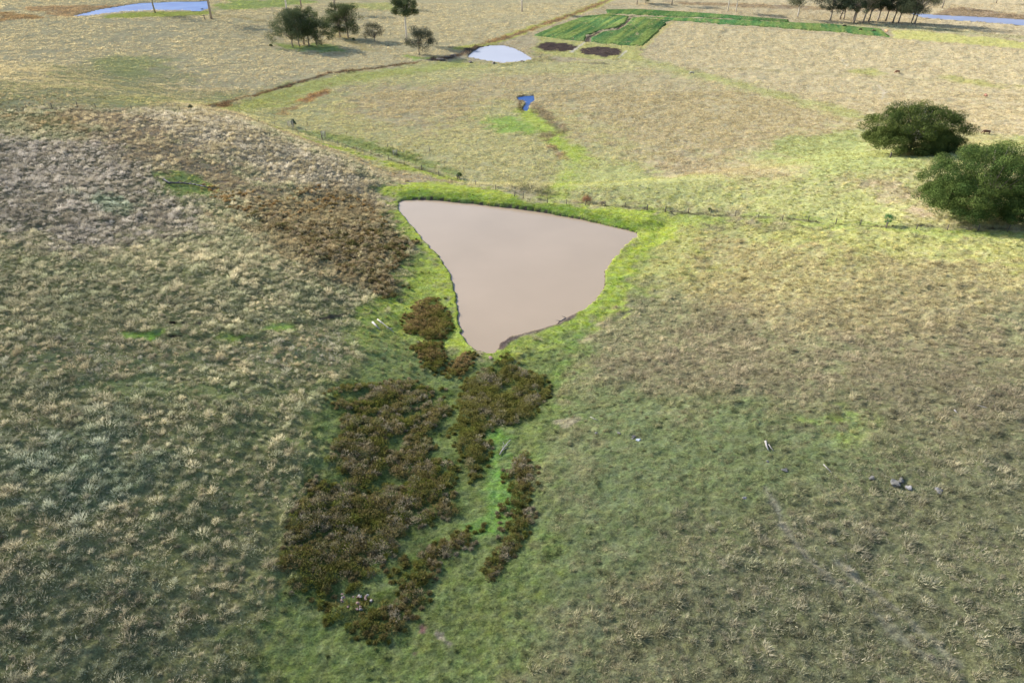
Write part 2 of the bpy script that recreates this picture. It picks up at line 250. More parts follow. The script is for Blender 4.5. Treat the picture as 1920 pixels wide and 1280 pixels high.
 L('line', [(1230,410),(1400,405),(1600,424),(1760,436),(1980,446)], 3, (.30,.35,.08), .2,.22, YG, BG, width=2.0, amp=2, sc=6, s=.8),
 L('line', [(480,228),(560,255),(640,280),(740,310),(860,338)], 2, (.36,.40,.06), .3,.25, YG, BG, width=1.4, amp=1.5, sc=5, s=.9),
 L('poly', [(560,245),(620,250),(720,272),(790,296),(860,328),(800,318),(700,285),(600,262)], 3, (.22,.28,.08), .5,.4, OLIVE, (.24,.3,.1), amp=2, sc=4, s=.8),
 L('line', [(680,268),(760,295),(840,318)], 1.5, (.16,.20,.06), .9,.5, OLIVE, (.12,.17,.05), width=.9, amp=2, sc=3, s=.6),
 L('line', [(1208,391),(1290,399),(1421,407),(1515,414),(1661,426),(1889,430)], .8, (.13,.12,.07), .5,.3, OLIVE, DKB, width=.35, amp=.5, sc=2, s=.9),
 L('line', [(480,231),(545,243),(634,268),(758,308),(823,327),(892,346),(1026,377),(1172,388),(1208,391)], .8, (.15,.15,.08), .5,.3, OLIVE, DKB, width=.35, amp=.5, sc=2, s=.8),
 L('line', [(0,213),(98,203),(247,208),(400,204)], 1., (.13,.12,.08), .6,.4, OLIVE, LIL, width=.4, amp=.6, sc=3, s=.7),
 L('line', [(1074,592),(1040,610),(990,627),(948,640),(938,655)], .8, (.15,.115,.095), 0,.1, BRN, DKB, width=.5, amp=.5, sc=2),
 # tracks and bare spots
 L('line', [(1434,915),(1453,947),(1468,986),(1495,1025),(1516,1051),(1548,1078),(1584,1105)], .7, (.30,.28,.21), .2,.2, (.5,.46,.38), LIL, width=.28, amp=.1, sc=3, s=.6),
 L('line', [(1572,1054),(1602,1078),(1625,1096),(1655,1122),(1697,1155),(1750,1200),(1800,1245)], .7, (.30,.28,.21), .4,.25, (.5,.46,.38), LIL, width=.28, amp=.1, sc=3, s=.55),
 L('line', [(1640,1150),(1691,1200),(1726,1220),(1771,1247),(1820,1290)], .7, (.24,.23,.17), .4,.2, (.42,.39,.32), LIL, width=.28, amp=.1, sc=3, s=.6),
 L('poly', [(782,1176),(792,1172),(800,1178),(794,1189),(783,1188)], .5, (.20,.12,.10), 0,.1, BRN, BRN, amp=.4, sc=.8),
 L('poly', [(766,1220),(776,1215),(786,1218),(784,1230),(770,1231)], .5, (.17,.12,.09), 0,.1, BRN, BRN, amp=.4, sc=.8),
 L('poly', [(818,1190),(830,1192),(848,1206),(842,1210),(824,1199)], .5, (.36,.30,.24), 0,.1, BRN, BRN, amp=.4, sc=.8, s=.7),
 L('line', [(1050,790),(1075,785),(1062,798)], .8, (.34,.29,.2), .1,.2, STRAW, LIL, width=.5, amp=.5, sc=1.5, s=.7),
]
def paint(x, y):
    n = len(x); S = np.zeros((n, 11)); S[:, 0:3] = (.38, .32, .19); S[:, 3] = .5; S[:, 4] = .32; S[:, 5:8] = STRAW; S[:, 8:11] = TAN
    for l in LAY:
        P = np.asarray(l['P']); m0 = l['f']+l['amp']+l['w']+1
        idx = np.nonzero((x > P[:, 0].min()-m0) & (x < P[:, 0].max()+m0) & (y > P[:, 1].min()-m0) & (y < P[:, 1].max()+m0))[0]
        if not len(idx): continue
        xx, yy = x[idx], y[idx]
        d = sdist(P, xx, yy) if l['kind'] == 'poly' else seg_dist(P, xx, yy, False)-l['w']
        d = d+(fbm(xx, yy, l['sc'], 3, int(P[0, 0]) % 11)-.5)*2.4*l['amp']
        far = sm(150, 350, float(P[:, 1].mean()))
        d = d+(fbm(xx, yy, 1.7+3.5*far, 2, 91)-.5)*1.5*min(l['f'], l['amp']*2+.3)
        a = (sm(0, 1, .5-d/l['f'])*l['s'])[:, None]
        t = np.array(list(l['G'])+[l['dens'], l['h']]+list(l['A'])+list(l['B']))
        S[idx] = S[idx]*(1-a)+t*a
    e = (fbm(x, y, 1.3, 3, 41)-.5)*1.0
    sd = sd_box(DAM, x, y, 5)+e
    mud = np.where((sd < .25) & (sd > -3), 1.0, 0.0)[:, None]
    S[:, 0:3] = S[:, 0:3]*(1-mud)+np.array((.12, .095, .075))*mud; S[:, 3] *= (1-mud[:, 0])
    S[sd < .3, 3] = 0
    for P, lv in PONDS:
        s2 = sd_box(P, x, y, 5)+(fbm(x, y, 4, 2, 11)-.5)*1.2
        m = s2 < .4; S[m, 0:3] = (.12, .10, .07); S[s2 < .8, 3] = 0
    return S
def rough(x, y, dens):
    dist = np.sqrt(x*x+y*y+CAM_H**2); k = sm(120, 500, dist)
    r = (vnoise(x*1.9, y*1.9, 5)-.5)*.16*(1-k)+(fbm(x, y, 1.5, 3, 21)-.5)*(.12+.50*dens)+(fbm(x, y, 5.0, 2, 25)-.5)*(.18+.40*dens)*(1+1.8*k)
    sd = sd_box(DAM, x, y, 6); r = r*sm(.3, 4, np.abs(sd))
    for P, lv in PONDS: r = r*sm(-1, 8, np.abs(sd_box(P, x, y, 12)))
    return r

# ------------------------------------------------------------------ mesh / object helpers
def make_mesh(name, V, F, mat, col=None, parent=None, loc=(0, 0, 0), smooth=False):
    V = np.asarray(V, np.float32); F = np.asarray(F, np.int32); k = F.shape[1]
    me = bpy.data.meshes.new(name); me.vertices.add(len(V)); me.vertices.foreach_set('co', V.ravel())
    me.loops.add(F.size); me.loops.foreach_set('vertex_index', F.ravel())
    me.polygons.add(len(F)); me.polygons.foreach_set('loop_start', np.arange(0, F.size, k, dtype=np.int32))
    me.polygons.foreach_set('loop_total', np.full(len(F), k, np.int32))
    me.polygons.foreach_set('use_smooth', np.full(len(F), smooth, bool))
    me.update(calc_edges=True); me.materials.append(mat)
    if col is not None:
        a = me.color_attributes.new('Col', 'FLOAT_COLOR', 'POINT'); c = np.ones((len(V), 4), np.float32); c[:, :3] = col
        a.data.foreach_set('color', c.ravel())
    o = bpy.data.objects.new(name, me); COL.objects.link(o); o.location = loc
    if parent: o.parent = parent
    return o
def tag(o, label=None, cat=None, group=None, kind=None):
    if label: o['label'] = label
    if cat: o['category'] = cat
    if group: o['group'] = group
    if kind: o['kind'] = kind
    return o
def empty(name, loc, label, cat, group=None, rz=0):
    o = bpy.data.objects.new(name, None); COL.objects.link(o); o.location = loc; o.rotation_euler = (0, 0, rz); o.empty_display_size = .3
    return tag(o, label, cat, group)
class MB:
    def __init__(s): s.V = []; s.F = []; s.n = 0
    def add(s, V, F):
        V = np.asarray(V, float); s.V.append(V); s.F.append(np.asarray(F, int)+s.n); s.n += len(V)
    def tube(s, pts, rads, k=7):
        P = np.asarray(pts, float); n = len(P); V = []
        for i in range(n):
            t = P[min(i+1, n-1)]-P[max(i-1, 0)]; t /= np.linalg.norm(t)+1e-9
            a = np.cross(t, (0, 0, 1.0)); 
            if np.linalg.norm(a) < .1: a = np.cross(t, (0, 1.0, 0))
            a /= np.linalg.norm(a); b = np.cross(t, a)
            for j in range(k):
                q = 2*math.pi*j/k; V.append(P[i]+rads[i]*(math.cos(q)*a+math.sin(q)*b))
        F = [(i*k+j, i*k+(j+1) % k, (i+1)*k+(j+1) % k, (i+1)*k+j) for i in range(n-1) for j in range(k)]
        V += [P[0], P[-1]]; c0 = n*k; c1 = c0+1
        F += [(c0, (j+1) % k, j, c0) for j in range(k)] + [(c1, (n-1)*k+j, (n-1)*k+(j+1) % k, c1) for j in range(k)]
        s.add(V, F)
    def build(s, name, mat, parent=None, loc=(0, 0, 0), smooth=True):
        V = np.concatenate(s.V); F = np.concatenate(s.F)
        me = bpy.data.meshes.new(name); me.from_pydata(V.tolist(), [], [tuple(dict.fromkeys(f)) for f in F.tolist()])
        me.materials.append(mat)
        for p in me.polygons: p.use_smooth = smooth
        o = bpy.data.objects.new(name, me); COL.objects.link(o); o.location = loc
        if parent: o.parent = parent
        return o
# ------------------------------------------------------------------ materials
def mat_new(name):
    m = bpy.data.materials.new(name); m.use_nodes = True; n = m.node_tree; n.nodes.clear()
    return m, n, n.nodes.new('ShaderNodeOutputMaterial')
def nz(n, scale, detail=4, rough=.6, vec=None, dist=0):
    t = n.nodes.new('ShaderNodeTexNoise'); t.inputs['Scale'].default_value = scale; t.inputs['Detail'].default_value = detail
    t.inputs['Roughness'].default_value = rough; t.inputs['Distortion'].default_value = dist
    if vec is not None: n.links.new(vec, t.inputs['Vector'])
    return t.outputs['Fac']
def mr(n, src, a, b, c, d):
    t = n.nodes.new('ShaderNodeMapRange'); n.links.new(src, t.inputs[0])
    for i, v in enumerate((a, b, c, d)): t.inputs[1+i].default_value = v
    return t.outputs[0]
def mth(n, op, a, b):
    t = n.nodes.new('ShaderNodeMath'); t.operation = op
    for i, v in enumerate((a, b)):
        if isinstance(v, (int, float)): t.inputs[i].default_value = v
        else: n.links.new(v, t.inputs[i])
    return t.outputs[0]
def vscale(n, col, fac):
    t = n.nodes.new('ShaderNodeVectorMath'); t.operation = 'SCALE'; n.links.new(col, t.inputs[0]); n.links.new(fac, t.inputs['Scale']); return t.outputs[0]
def mix(n, fac, a, b):
    t = n.nodes.new('ShaderNodeMix'); t.data_type = 'RGBA'
    if isinstance(fac, float): t.inputs[0].default_value = fac
    else: n.links.new(fac, t.inputs[0])
    for i, v in ((6, a), (7, b)):
        if isinstance(v, tuple): t.inputs[i].default_value = v+(1,)
        else: n.links.new(v, t.inputs[i])
    return t.outputs[2]
def ground_mat():
    m, n, out = mat_new('pasture'); g = n.nodes.new('ShaderNodeNewGeometry').outputs['Position']
    at = n.nodes.new('ShaderNodeAttribute'); at.attribute_name = 'Col'
    f1 = mr(n, nz(n, 1.4, 6, .7, g), .3, .7, .68, 1.32)
    f2 = mr(n, nz(n, 4.5, 5, .75, g), .3, .7, .5, 1.5)
    f3 = mr(n, nz(n, .32, 6, .75, g), .3, .7, .74, 1.26)
    c = vscale(n, at.outputs['Color'], mth(n, 'MULTIPLY', mth(n, 'MULTIPLY', f1, f2), f3))
    # hue drift between drier and greener growth
    hsv = n.nodes.new('ShaderNodeHueSaturation'); n.links.new(mr(n, nz(n, .55, 5, .7, g), .3, .7, .478, .522), hsv.inputs['Hue'])
    n.links.new(mr(n, nz(n, .9, 4, .7, g), .3, .7, .78, 1.06), hsv.inputs['Saturation']); n.links.new(c, hsv.inputs['Color'])
    b = n.nodes.new('ShaderNodeBsdfDiffuse'); n.links.new(hsv.outputs[0], b.inputs[0]); b.inputs['Roughness'].default_value = .8
    bp = n.nodes.new('ShaderNodeBump'); bp.inputs['Strength'].default_value = 1.0; bp.inputs['Distance'].default_value = .22
    n.links.new(mth(n, 'ADD', mth(n, 'ADD', nz(n, 2.6, 5, .75, g), mth(n, 'MULTIPLY', nz(n, .5, 3, .6, g), 1.6)), mth(n, 'MULTIPLY', nz(n, 9, 3, .7, g), .4)), bp.inputs['Height']); n.links.new(bp.outputs[0], b.inputs['Normal'])
    n.links.new(b.outputs[0], out.inputs[0]); return m
def leaf_mat(name, trans=.35, gloss=0.0):
    m, n, out = mat_new(name); at = n.nodes.new('ShaderNodeAttribute'); at.attribute_name = 'Col'
    g = n.nodes.new('ShaderNodeNewGeometry').outputs['Position']
    c = vscale(n, at.outputs['Color'], mr(n, nz(n, 1.1, 3, .6, g), .3, .7, .85, 1.15))
    d = n.nodes.new('ShaderNodeBsdfDiffuse'); t = n.nodes.new('ShaderNodeBsdfTranslucent')
    n.links.new(c, d.inputs[0]); n.links.new(c, t.inputs[0])
    mx = n.nodes.new('ShaderNodeMixShader'); mx.inputs[0].default_value = trans; n.links.new(d.outputs[0], mx.inputs[1]); n.links.new(t.outputs[0], mx.inputs[2])
    o = mx.outputs[0]
    if gloss:
        gl = n.nodes.new('ShaderNodeBsdfGlossy'); gl.inputs['Roughness'].default_value = .45; m2 = n.nodes.new('ShaderNodeMixShader'); m2.inputs[0].default_value = gloss
        n.links.new(o, m2.inputs[1]); n.links.new(gl.outputs[0], m2.inputs[2]); o = m2.outputs[0]
    n.links.new(o, out.inputs[0]); return m
def rough_mat(name, c1, c2, scale=3, r=.85, bump=.03, stretch=None):
    m, n, out = mat_new(name); g = n.nodes.new('ShaderNodeTexCoord').outputs['Object']
    if stretch:
        mp = n.nodes.new('ShaderNodeMapping'); mp.inputs['Scale'].default_value = stretch; n.links.new(g, mp.inputs[0]); g = mp.outputs[0]
    f = nz(n, scale, 5, .65, g); c = mix(n, mr(n, f, .35, .65, 0, 1), c1, c2)
    b = n.nodes.new('ShaderNodeBsdfPrincipled'); n.links.new(c, b.inputs['Base Color']); b.inputs['Roughness'].default_value = r
    bp = n.nodes.new('ShaderNodeBump'); bp.inputs['Distance'].default_value = bump; n.links.new(f, bp.inputs['Height']); n.links.new(bp.outputs[0], b.inputs['Normal'])
    n.links.new(b.outputs[0], out.inputs[0]); return m
def water_mat(name, c, c2, rough=.12, ripple=.02, scale=1.5, spec=.5):
    m, n, out = mat_new(name); g = n.nodes.new('ShaderNodeNewGeometry').outputs['Position']
    f = nz(n, .06, 3, .5, g); b = n.nodes.new('ShaderNodeBsdfPrincipled'); n.links.new(mix(n, mr(n, f, .3, .7, 0, 1), c, c2), b.inputs['Base Color'])
    b.inputs['Roughness'].default_value = rough; b.inputs['IOR'].default_value = 1.33; b.inputs['Specular IOR Level'].default_value = spec
    bp = n.nodes.new('ShaderNodeBump'); bp.inputs['Distance'].default_value = ripple; bp.inputs['Strength'].default_value = .5
    n.links.new(nz(n, scale, 3, .5, g), bp.inputs['Height']); n.links.new(bp.outputs[0], b.inputs['Normal']); n.links.new(b.outputs[0], out.inputs[0]); return m
M_GROUND = ground_mat(); M_TUFT = leaf_mat('dry_grass', .3); M_SHRUB = leaf_mat('rush_leaf', .25); M_LEAF = leaf_mat('tree_leaf', .15)
M_BARK = rough_mat('bark', (.16,.13,.11), (.30,.26,.22), 2.5); M_WHITEBARK = rough_mat('pale_bark', (.55,.52,.47), (.35,.32,.28), 1.5)
M_POST = rough_mat('weathered_post', (.06,.05,.042), (.13,.115,.10), 6); M_WIRE = rough_mat('wire', (.25,.25,.25), (.35,.35,.35), 5, .5)
M_LOG = rough_mat('bleached_log', (.34,.33,.33), (.18,.17,.165), 4); M_DARKLOG = rough_mat('dark_dead_wood', (.025,.025,.035), (.08,.08,.10), 2.5)
M_ROCK = rough_mat('grey_rock', (.17,.17,.16), (.08,.08,.075), 3); M_PINKROCK = rough_mat('pink_rock', (.26,.17,.15), (.13,.09,.085), 4)

# ------------------------------------------------------------------ ground sheet
def build_ground():
    vp = np.linspace(1430, -60, 800); ys = np.array([on_plane(960, v, 2.0)[1] for v in vp])
    ys = np.concatenate([[-400, -200, -90, -40, -10, 8, 18, 24], ys[ys > 27], [1000, 1300, 1700, 2300, 3200, 5000, 9000]])
    u = np.linspace(-1, 1, 1000); u = np.concatenate([[-12, -6, -3, -2, -1.5, -1.2], u, [1.2, 1.5, 2, 3, 6, 12]])
    hw = 0.90*(np.maximum(ys, 20)*cp+CAM_H*sp)*1.0+14
    X = u[None, :]*hw[:, None]; Y = np.repeat(ys[:, None], len(u), 1)
    x = X.ravel(); y = Y.ravel(); S = paint(x, y); z = height(x, y)+rough(x, y, S[:, 3])
    z = np.where(y < 10, np.minimum(z, 30), z)
    nr, nc = X.shape; i = np.arange(nr-1)[:, None]*nc+np.arange(nc-1)[None, :]; i = i.ravel()
    F = np.stack([i, i+1, i+nc+1, i+nc], 1)
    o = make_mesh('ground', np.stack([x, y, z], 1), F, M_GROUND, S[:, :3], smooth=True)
    tag(o, 'rolling dry pasture with green gully floor and grassy dam bank', 'ground', kind='structure')
build_ground()
# ------------------------------------------------------------------ water
def build_water(P, lv, grow, mat, label, n=1):
    P = np.asarray(P); c = P.mean(0)
    a = 0.5*np.sum(P[:, 0]*np.roll(P[:, 1], -1)-np.roll(P[:, 0], -1)*P[:, 1])
    Q = P if a > 0 else P[::-1]
    V = []
    for i in range(len(Q)):
        t = Q[(i+1) % len(Q)]-Q[i-1]; nn = np.array([t[1], -t[0]]); nn /= np.linalg.norm(nn); V.append(Q[i]+nn*grow)
    me = bpy.data.meshes.new('water'); me.from_pydata([(v[0], v[1], lv) for v in V], [], [tuple(range(len(V)))]); me.materials.append(mat)
    o = bpy.data.objects.new('water', me); COL.objects.link(o); return tag(o, label, 'pond', kind='structure')
build_water(DAM, 0.0, .6, water_mat('muddy_water', (.235,.185,.133), (.26,.205,.15), .2, .012, 2.5, .9), 'large triangular farm dam of flat milky brown water behind its grassy bank')
build_water(*POND_PX['far'], .8, water_mat('milky_water', (.24,.255,.32), (.26,.275,.34), .35, .01, 1.5, .15), 'pale milky pond beside the diagonal ditch')  # pale base colour stands for the bright low sky reflected in the pond
build_water(*POND_PX['hole'], .5, water_mat('blue_water', (.004,.04,.17), (.006,.05,.2), .35, .01, 1.5, .12), 'tiny deep blue waterhole in the middle of the valley')  # deep blue of the mirrored upper sky put into the base colour
build_water(*POND_PX['lake'], 1.5, water_mat('lake_water', (.03,.085,.25), (.06,.13,.30), .4, .06, .6, .03), 'long blue lake in the top left of the view')  # reflected sky blue painted into the base colour, real reflection kept weak
build_water(*POND_PX['stream'], 1.0, water_mat('stream_water', (.15,.18,.28), (.19,.22,.32), .4, .05, .6, .08), 'pale narrow creek reach below the brown bank at top right')

# ------------------------------------------------------------------ grass tufts (uncountable)
def in_view(x, y, m=1.12):
    z = 0*x+3; d = y*cp+(CAM_H-z)*sp; up = y*sp-(CAM_H-z)*cp
    return (np.abs(x)/d < .74*m) & (up/d > -.4935*m-.02) & (up/d < .52)
def scatter(y0, y1, spacing, half=.83):
    out = []
    hw = half*(y1*cp+CAM_H*sp)+8
    gx, gy = np.meshgrid(np.arange(-hw, hw, spacing), np.arange(y0, y1, spacing))
    x = gx.ravel()+(R.rand(gx.size)-.5)*spacing*1.1; y = gy.ravel()+(R.rand(gx.size)-.5)*spacing*1.1
    m = in_view(x, y); return x[m], y[m]
def blades(x, y, z, h, rad, colA, colB, ground, nb, leaf, ratio=.17):
    n = len(x); N = n*nb; rep = lambda a: np.repeat(a, nb, axis=0)
    th = R.rand(N)*2*np.pi; el = np.arcsin(R.rand(N)**.75); r = .25+.7*R.rand(N)**.6; HH = rep(h); RR = rep(rad); br = rep(.7+.6*R.rand(n))
    bx, by, bz = np.cos(th)*np.cos(el), np.sin(th)*np.cos(el), np.sin(el)
    c = np.stack([rep(x)+bx*r*RR*br+.12*HH, rep(y)+by*r*RR/br-.08*HH, rep(z)+bz*r*HH*.8], 1)
    dn = np.stack([bx*.8+.25, by*.8-.12, bz+.35], 1)+(R.rand(N, 3)-.5)*.9; dn /= np.linalg.norm(dn, axis=1)[:, None]
    sd_ = np.cross(dn, R.rand(N, 3)-.5); sd_ /= np.linalg.norm(sd_, axis=1)[:, None]+1e-9
    l = (leaf*(.6+.8*R.rand(N))*(.5+.5*HH/(HH.mean()+1e-6)))[:, None]
    V = np.stack([c-dn*l*.5-sd_*l*ratio, c-dn*l*.5+sd_*l*ratio, c+dn*l*.6], 1)
    k = sm(.3, .7, fbm(x, y, 3.0, 2, 37)*.6+.4*R.rand(n))[:, None]; cc = colA*k+colB*(1-k); cc = cc*.86+ground*.14; cc = cc*(.62+.76*R.rand(n))[:, None]
    cc = rep(cc)*(.75+.5*R.rand(N))[:, None]
    return V.reshape(-1, 3), np.repeat(cc, 3, axis=0)
def tuft_zone(y0, y1, spacing, nb, leaf, hs, rs, sel, name, label, ratio=.17, cls=2.6, big=1.0, thin=1.0, bright=1.0):
    x, y = scatter(y0, y1, spacing); S = paint(x, y); cl = fbm(x, y, cls, 2, 31); cl2 = fbm(x, y, cls*3.5, 2, 33)
    p = thin*S[:, 3]*sm(.30, .62, cl*.6+cl2*.4+.16*S[:, 3]-.03)
    m = (R.rand(len(x)) < p*1.3) & sel(x, y); x, y, S, cl = x[m], y[m], S[m], cl[m]
    z = height(x, y)+rough(x, y, S[:, 3]); sz = (.5+1.1*R.rand(len(x))**2.2)*(.6+.8*cl)*big
    V, c = blades(x, y, z, S[:, 4]*hs*sz, rs*(S[:, 4]+.08)*sz, S[:, 5:8]*bright, S[:, 8:11]*(1 if bright == 1 else bright*.95), S[:, :3], nb, leaf, ratio)
    F = np.arange(len(V)).reshape(-1, 3); print(name, len(F))
    return tag(make_mesh(name, V, F, M_TUFT, c), label, 'grass', kind='stuff')
LEFT = lambda x, y: x < np.interp(y, [30, 93, 165], [-10, 0, 0])
tuft_zone(30, 215, .72, 32, .22, 1.25, 1.2, lambda x, y: LEFT(x, y) & ((y < 165) | (x < -27)), 'tussock_grass', 'grey and straw coloured tussock grass covering the near hillsides left of the dam', .085)
tuft_zone(30, 165, .62, 32, .23, 1.1, 1.25, lambda x, y: ~LEFT(x, y), 'pasture_grass', 'brownish windblown pasture grass on the slope right of the dam', .08)
tuft_zone(30, 215, 1.3, 110, .30, 1.6, 1.05, lambda x, y: LEFT(x, y) & ((y < 165) | (x < -27)), 'large_tussocks', 'large silvery tussocks standing out across the left hillside', .065, 5, 1.05, .95, 1.12)
tuft_zone(30, 165, 1.7, 80, .32, 1.5, 1.2, lambda x, y: ~LEFT(x, y), 'large_tussocks', 'scattered larger greyish tussocks on the right slope', .065, 6, 1.0, .95, 1.1)
tuft_zone(165, 300, .9, 26, .24, 1.7, 1.7, lambda x, y: ~(LEFT(x, y) & (y < 215) & (x < -27)), 'valley_grass', 'dry tufted grass across the valley floor beyond the dam bank', .13, 4)
tuft_zone(300, 620, 1.7, 20, .32, 1.8, 2.4, lambda x, y: x < 1e9, 'distant_grass', 'pale dry grass of the distant fields', .16, 7)

# ------------------------------------------------------------------ dark rush / bracken patches
def thicket(px, name, label, spacing, hgt, cols, weights, feather=1.2, gap=.30, nleaf=90, leaf=.135, keep=1.0, amp=1.6):
    polys = [np.asarray(hits(p)) for p in px]; P = np.concatenate(polys)
    gx, gy = np.meshgrid(np.arange(P[:, 0].min()-2, P[:, 0].max()+2, spacing), np.arange(P[:, 1].min()-2, P[:, 1].max()+2, spacing))
    x = gx.ravel()+(R.rand(gx.size)-.5)*spacing*1.2; y = gy.ravel()+(R.rand(gx.size)-.5)*spacing*1.2
    d = np.min([sdist(q, x, y) for q in polys], 0)+(fbm(x, y, 3, 3, 15)-.5)*2*amp
    # rows of growth running up the gully, with dark green gaps between
    row = fbm(.86*x-.5*y, (.5*x+.86*y)*.38, 1.5, 3, 51)
    m = (d < .4) & (row > gap) & (R.rand(len(x)) < keep*(.45+.55*sm(.5, -1.2, d))); x, y, d, row = x[m], y[m], d[m], row[m]
    S = paint(x, y); z = height(x, y)+rough(x, y, S[:, 3]); n = len(x)
    hh = hgt*(.4+1.0*R.rand(n))*sm(-.2, 1.6, -d+.5)*(.6+.9*(row-gap)); hh = np.maximum(hh, .25*hgt)
    N = n*nleaf; rep = lambda a: np.repeat(a, nleaf, axis=0)
    th = R.rand(N)*2*np.pi; el = np.arcsin(R.rand(N)**.7); r = .35+.65*R.rand(N)**.5
    HH = rep(hh); RR = HH*.72+.15
    c = np.stack([rep(x)+np.cos(th)*np.cos(el)*r*RR, rep(y)+np.sin(th)*np.cos(el)*r*RR, rep(z)+np.sin(el)*r*HH+.05], 1)
    dirn = np.stack([np.cos(th)*np.cos(el), np.sin(th)*np.cos(el), np.sin(el)+.25], 1)+(R.rand(N, 3)-.5)*1.1; dirn /= np.linalg.norm(dirn, axis=1)[:, None]
    sd_ = np.cross(dirn, R.rand(N, 3)-.5); sd_ /= np.linalg.norm(sd_, axis=1)[:, None]+1e-9
    l = leaf*(.7+.8*R.rand(N))[:, None]; V = np.stack([c-dirn*l*.7-sd_*l*.28, c-dirn*l*.7+sd_*l*.28, c+dirn*l*.9], 1).reshape(-1, 3)
    cols = np.array(cols); kk = fbm(x, y, 2.6, 2, 61)+(R.rand(n)-.5)*.5
    q = np.clip((kk-.15)/.7, 0, .999)*(len(cols)-1); i = q.astype(int); f = (q-i)[:, None]; base = cols[i]*(1-f)+cols[np.minimum(i+1, len(cols)-1)]*f
    cc = rep(base)*(.7+.6*R.rand(N))[:, None]; tip = (R.rand(N) < .18)[:, None]; cc = np.where(tip, cc*1.3+.01, cc)
    F = np.arange(len(V)).reshape(-1, 3); print(name, len(F))
    return tag(make_mesh(name, V, F, M_SHRUB, np.repeat(cc, 3, axis=0)), label, 'undergrowth', kind='stuff')
GO=(.14,.15,.035); GB=(.155,.145,.045); RB=(.185,.15,.065); GY=(.29,.255,.18)
thicket([[(622,735),(650,722),(760,716),(838,732),(836,775),(815,800),(805,830),(862,870),(862,940),(850,965),(800,985),(745,1015),(710,1060),(690,1105),(640,1115),(600,1135),(562,1108),(538,1060),(540,1000),(575,930),(598,870),(640,820),(650,790),(625,760)]],
        'rush_thicket', 'largest thicket of dark brown and olive rushes filling the left of the gully', .62, .95, [GO,GB,RB,GY,GO], None, gap=.34)
thicket([[(858,752),(880,715),(905,690),(950,668),(972,690),(1000,700),(1032,712),(1030,740),(1000,780),(955,800),(930,805),(918,840),(905,900),(880,912),(862,870),(850,830),(832,808),(858,795)]],
        'rush_thicket', 'brown rush thicket just below the point of the dam, right of the green strip', .62, 1.0, [GO,GB,GB,GY], None, gap=.32, amp=1.1)
thicket([[(760,1048),(800,1012),(842,1012),(852,1040),(805,1100),(765,1150),(735,1188),(690,1192),(640,1182),(616,1150),(640,1122),(700,1132),(738,1100)],[(842,1005),(880,988),(908,980),(892,1015),(855,1038)]],
        'rush_thicket', 'lowest hooked band of rushes around the pinkish rubble pile', .6, .8, [GO,GB,RB,GY], None, gap=.34)
thicket([[(945,895),(985,855),(1000,885),(1012,940),(1000,972),(978,1010),(942,1045),(918,1090),(905,1080),(930,1035),(957,1000),(946,950),(942,915)]],
        'rush_thicket', 'narrow curved brown rush patch on the right side of the gully', .6, .75, [GO,GB,RB,GY], None, gap=.33)
thicket([[(752,603),(770,590),(780,572),(800,558),(826,558),(832,580),(843,592),(845,622),(822,641),(790,635),(758,622)],[(775,652),(800,642),(832,645),(838,672),(812,700),(790,690)],[(832,702),(850,680),(872,665),(888,668),(880,690),(855,712),(835,715)]],
        'rush_thicket', 'rounded islands of olive brown rushes beside the lower left shore of the dam', .6, .85, [GO,(.18,.14,.05),(.26,.19,.09)], None, gap=.22, amp=1.0)
thicket([[(468,405),(500,398),(560,418),(620,412),(690,410),(735,425),(764,452),(766,495),(742,512),(752,546),(722,556),(668,525),(620,492),(570,480),(520,440)]],
        'bracken', 'orange brown bracken patch on the hillside left of the dam', .75, .75, [(.11,.11,.04),(.155,.13,.055),(.20,.15,.075),(.40,.33,.22),(.2,.19,.09)], None, gap=.36, amp=5, leaf=.17)
thicket([[(380,352),(470,362),(600,350),(690,380),(740,430),(700,450),(600,420),(470,410),(400,380)]],
        'bracken', 'thin scattered rusty bracken above the denser patch on the left hillside', 1.1, .55, [(.26,.2,.08),(.34,.22,.09),(.44,.36,.22)], None, gap=.5, amp=4, leaf=.2)

# crops: low dense sheets of growth
def crop(px, name, label, c1, c2, hgt=.45, cell=.9):
    P = np.asarray(hits(px)); gx = np.arange(P[:, 0].min()-1, P[:, 0].max()+1, cell); gy = np.arange(P[:, 1].min()-1, P[:, 1].max()+1, cell*1.5)
    X, Y = np.meshgrid(gx, gy); x = X.ravel(); y = Y.ravel(); d = sdist(P, x, y)+(fbm(x, y, 6, 2, 71)-.5)*1.2
    a = (P[2]-P[1]) if False else np.array([.42, 1.0]); st = fbm((x*1.0-y*.36)/1.0, (y+x*.36)*.06, 3.2, 3, 73)
    z = height(x, y)+sm(0, 1.2, -d)*(hgt*(.7+.6*st)+.12*R.rand(len(x)))-.03; z = np.where(d > .3, z-.4, z)
    k = np.clip((st-.3)/.4, 0, 1)[:, None]; c = np.array(c1)*(1-k)+np.array(c2)*k; g = fbm(x, y, 40, 2, 75)[:, None]
    c = c*(.65+.7*R.rand(len(x)))[:, None]*(.6+.8*g)
    nr, nc = X.shape; i = (np.arange(nr-1)[:, None]*nc+np.arange(nc-1)[None, :]).ravel(); ok = (d[i] < .6) | (d[i+1] < .6) | (d[i+nc] < .6) | (d[i+nc+1] < .6); i = i[ok]
    return tag(make_mesh(name, np.stack([x, y, z], 1), np.stack([i, i+1, i+nc+1, i+nc], 1), M_TUFT, c), label, 'crop', kind='stuff')
CG1=(.055,.125,.05); CG2=(.16,.215,.065)
crop([(1001,66),(1040,50),(1095,31),(1140,27),(1181,31),(1172,44),(1155,53),(1125,58),(1100,68),(1098,78),(1050,74)], 'crop', 'striped green crop block left of the dark winding furrow', CG1, CG2)
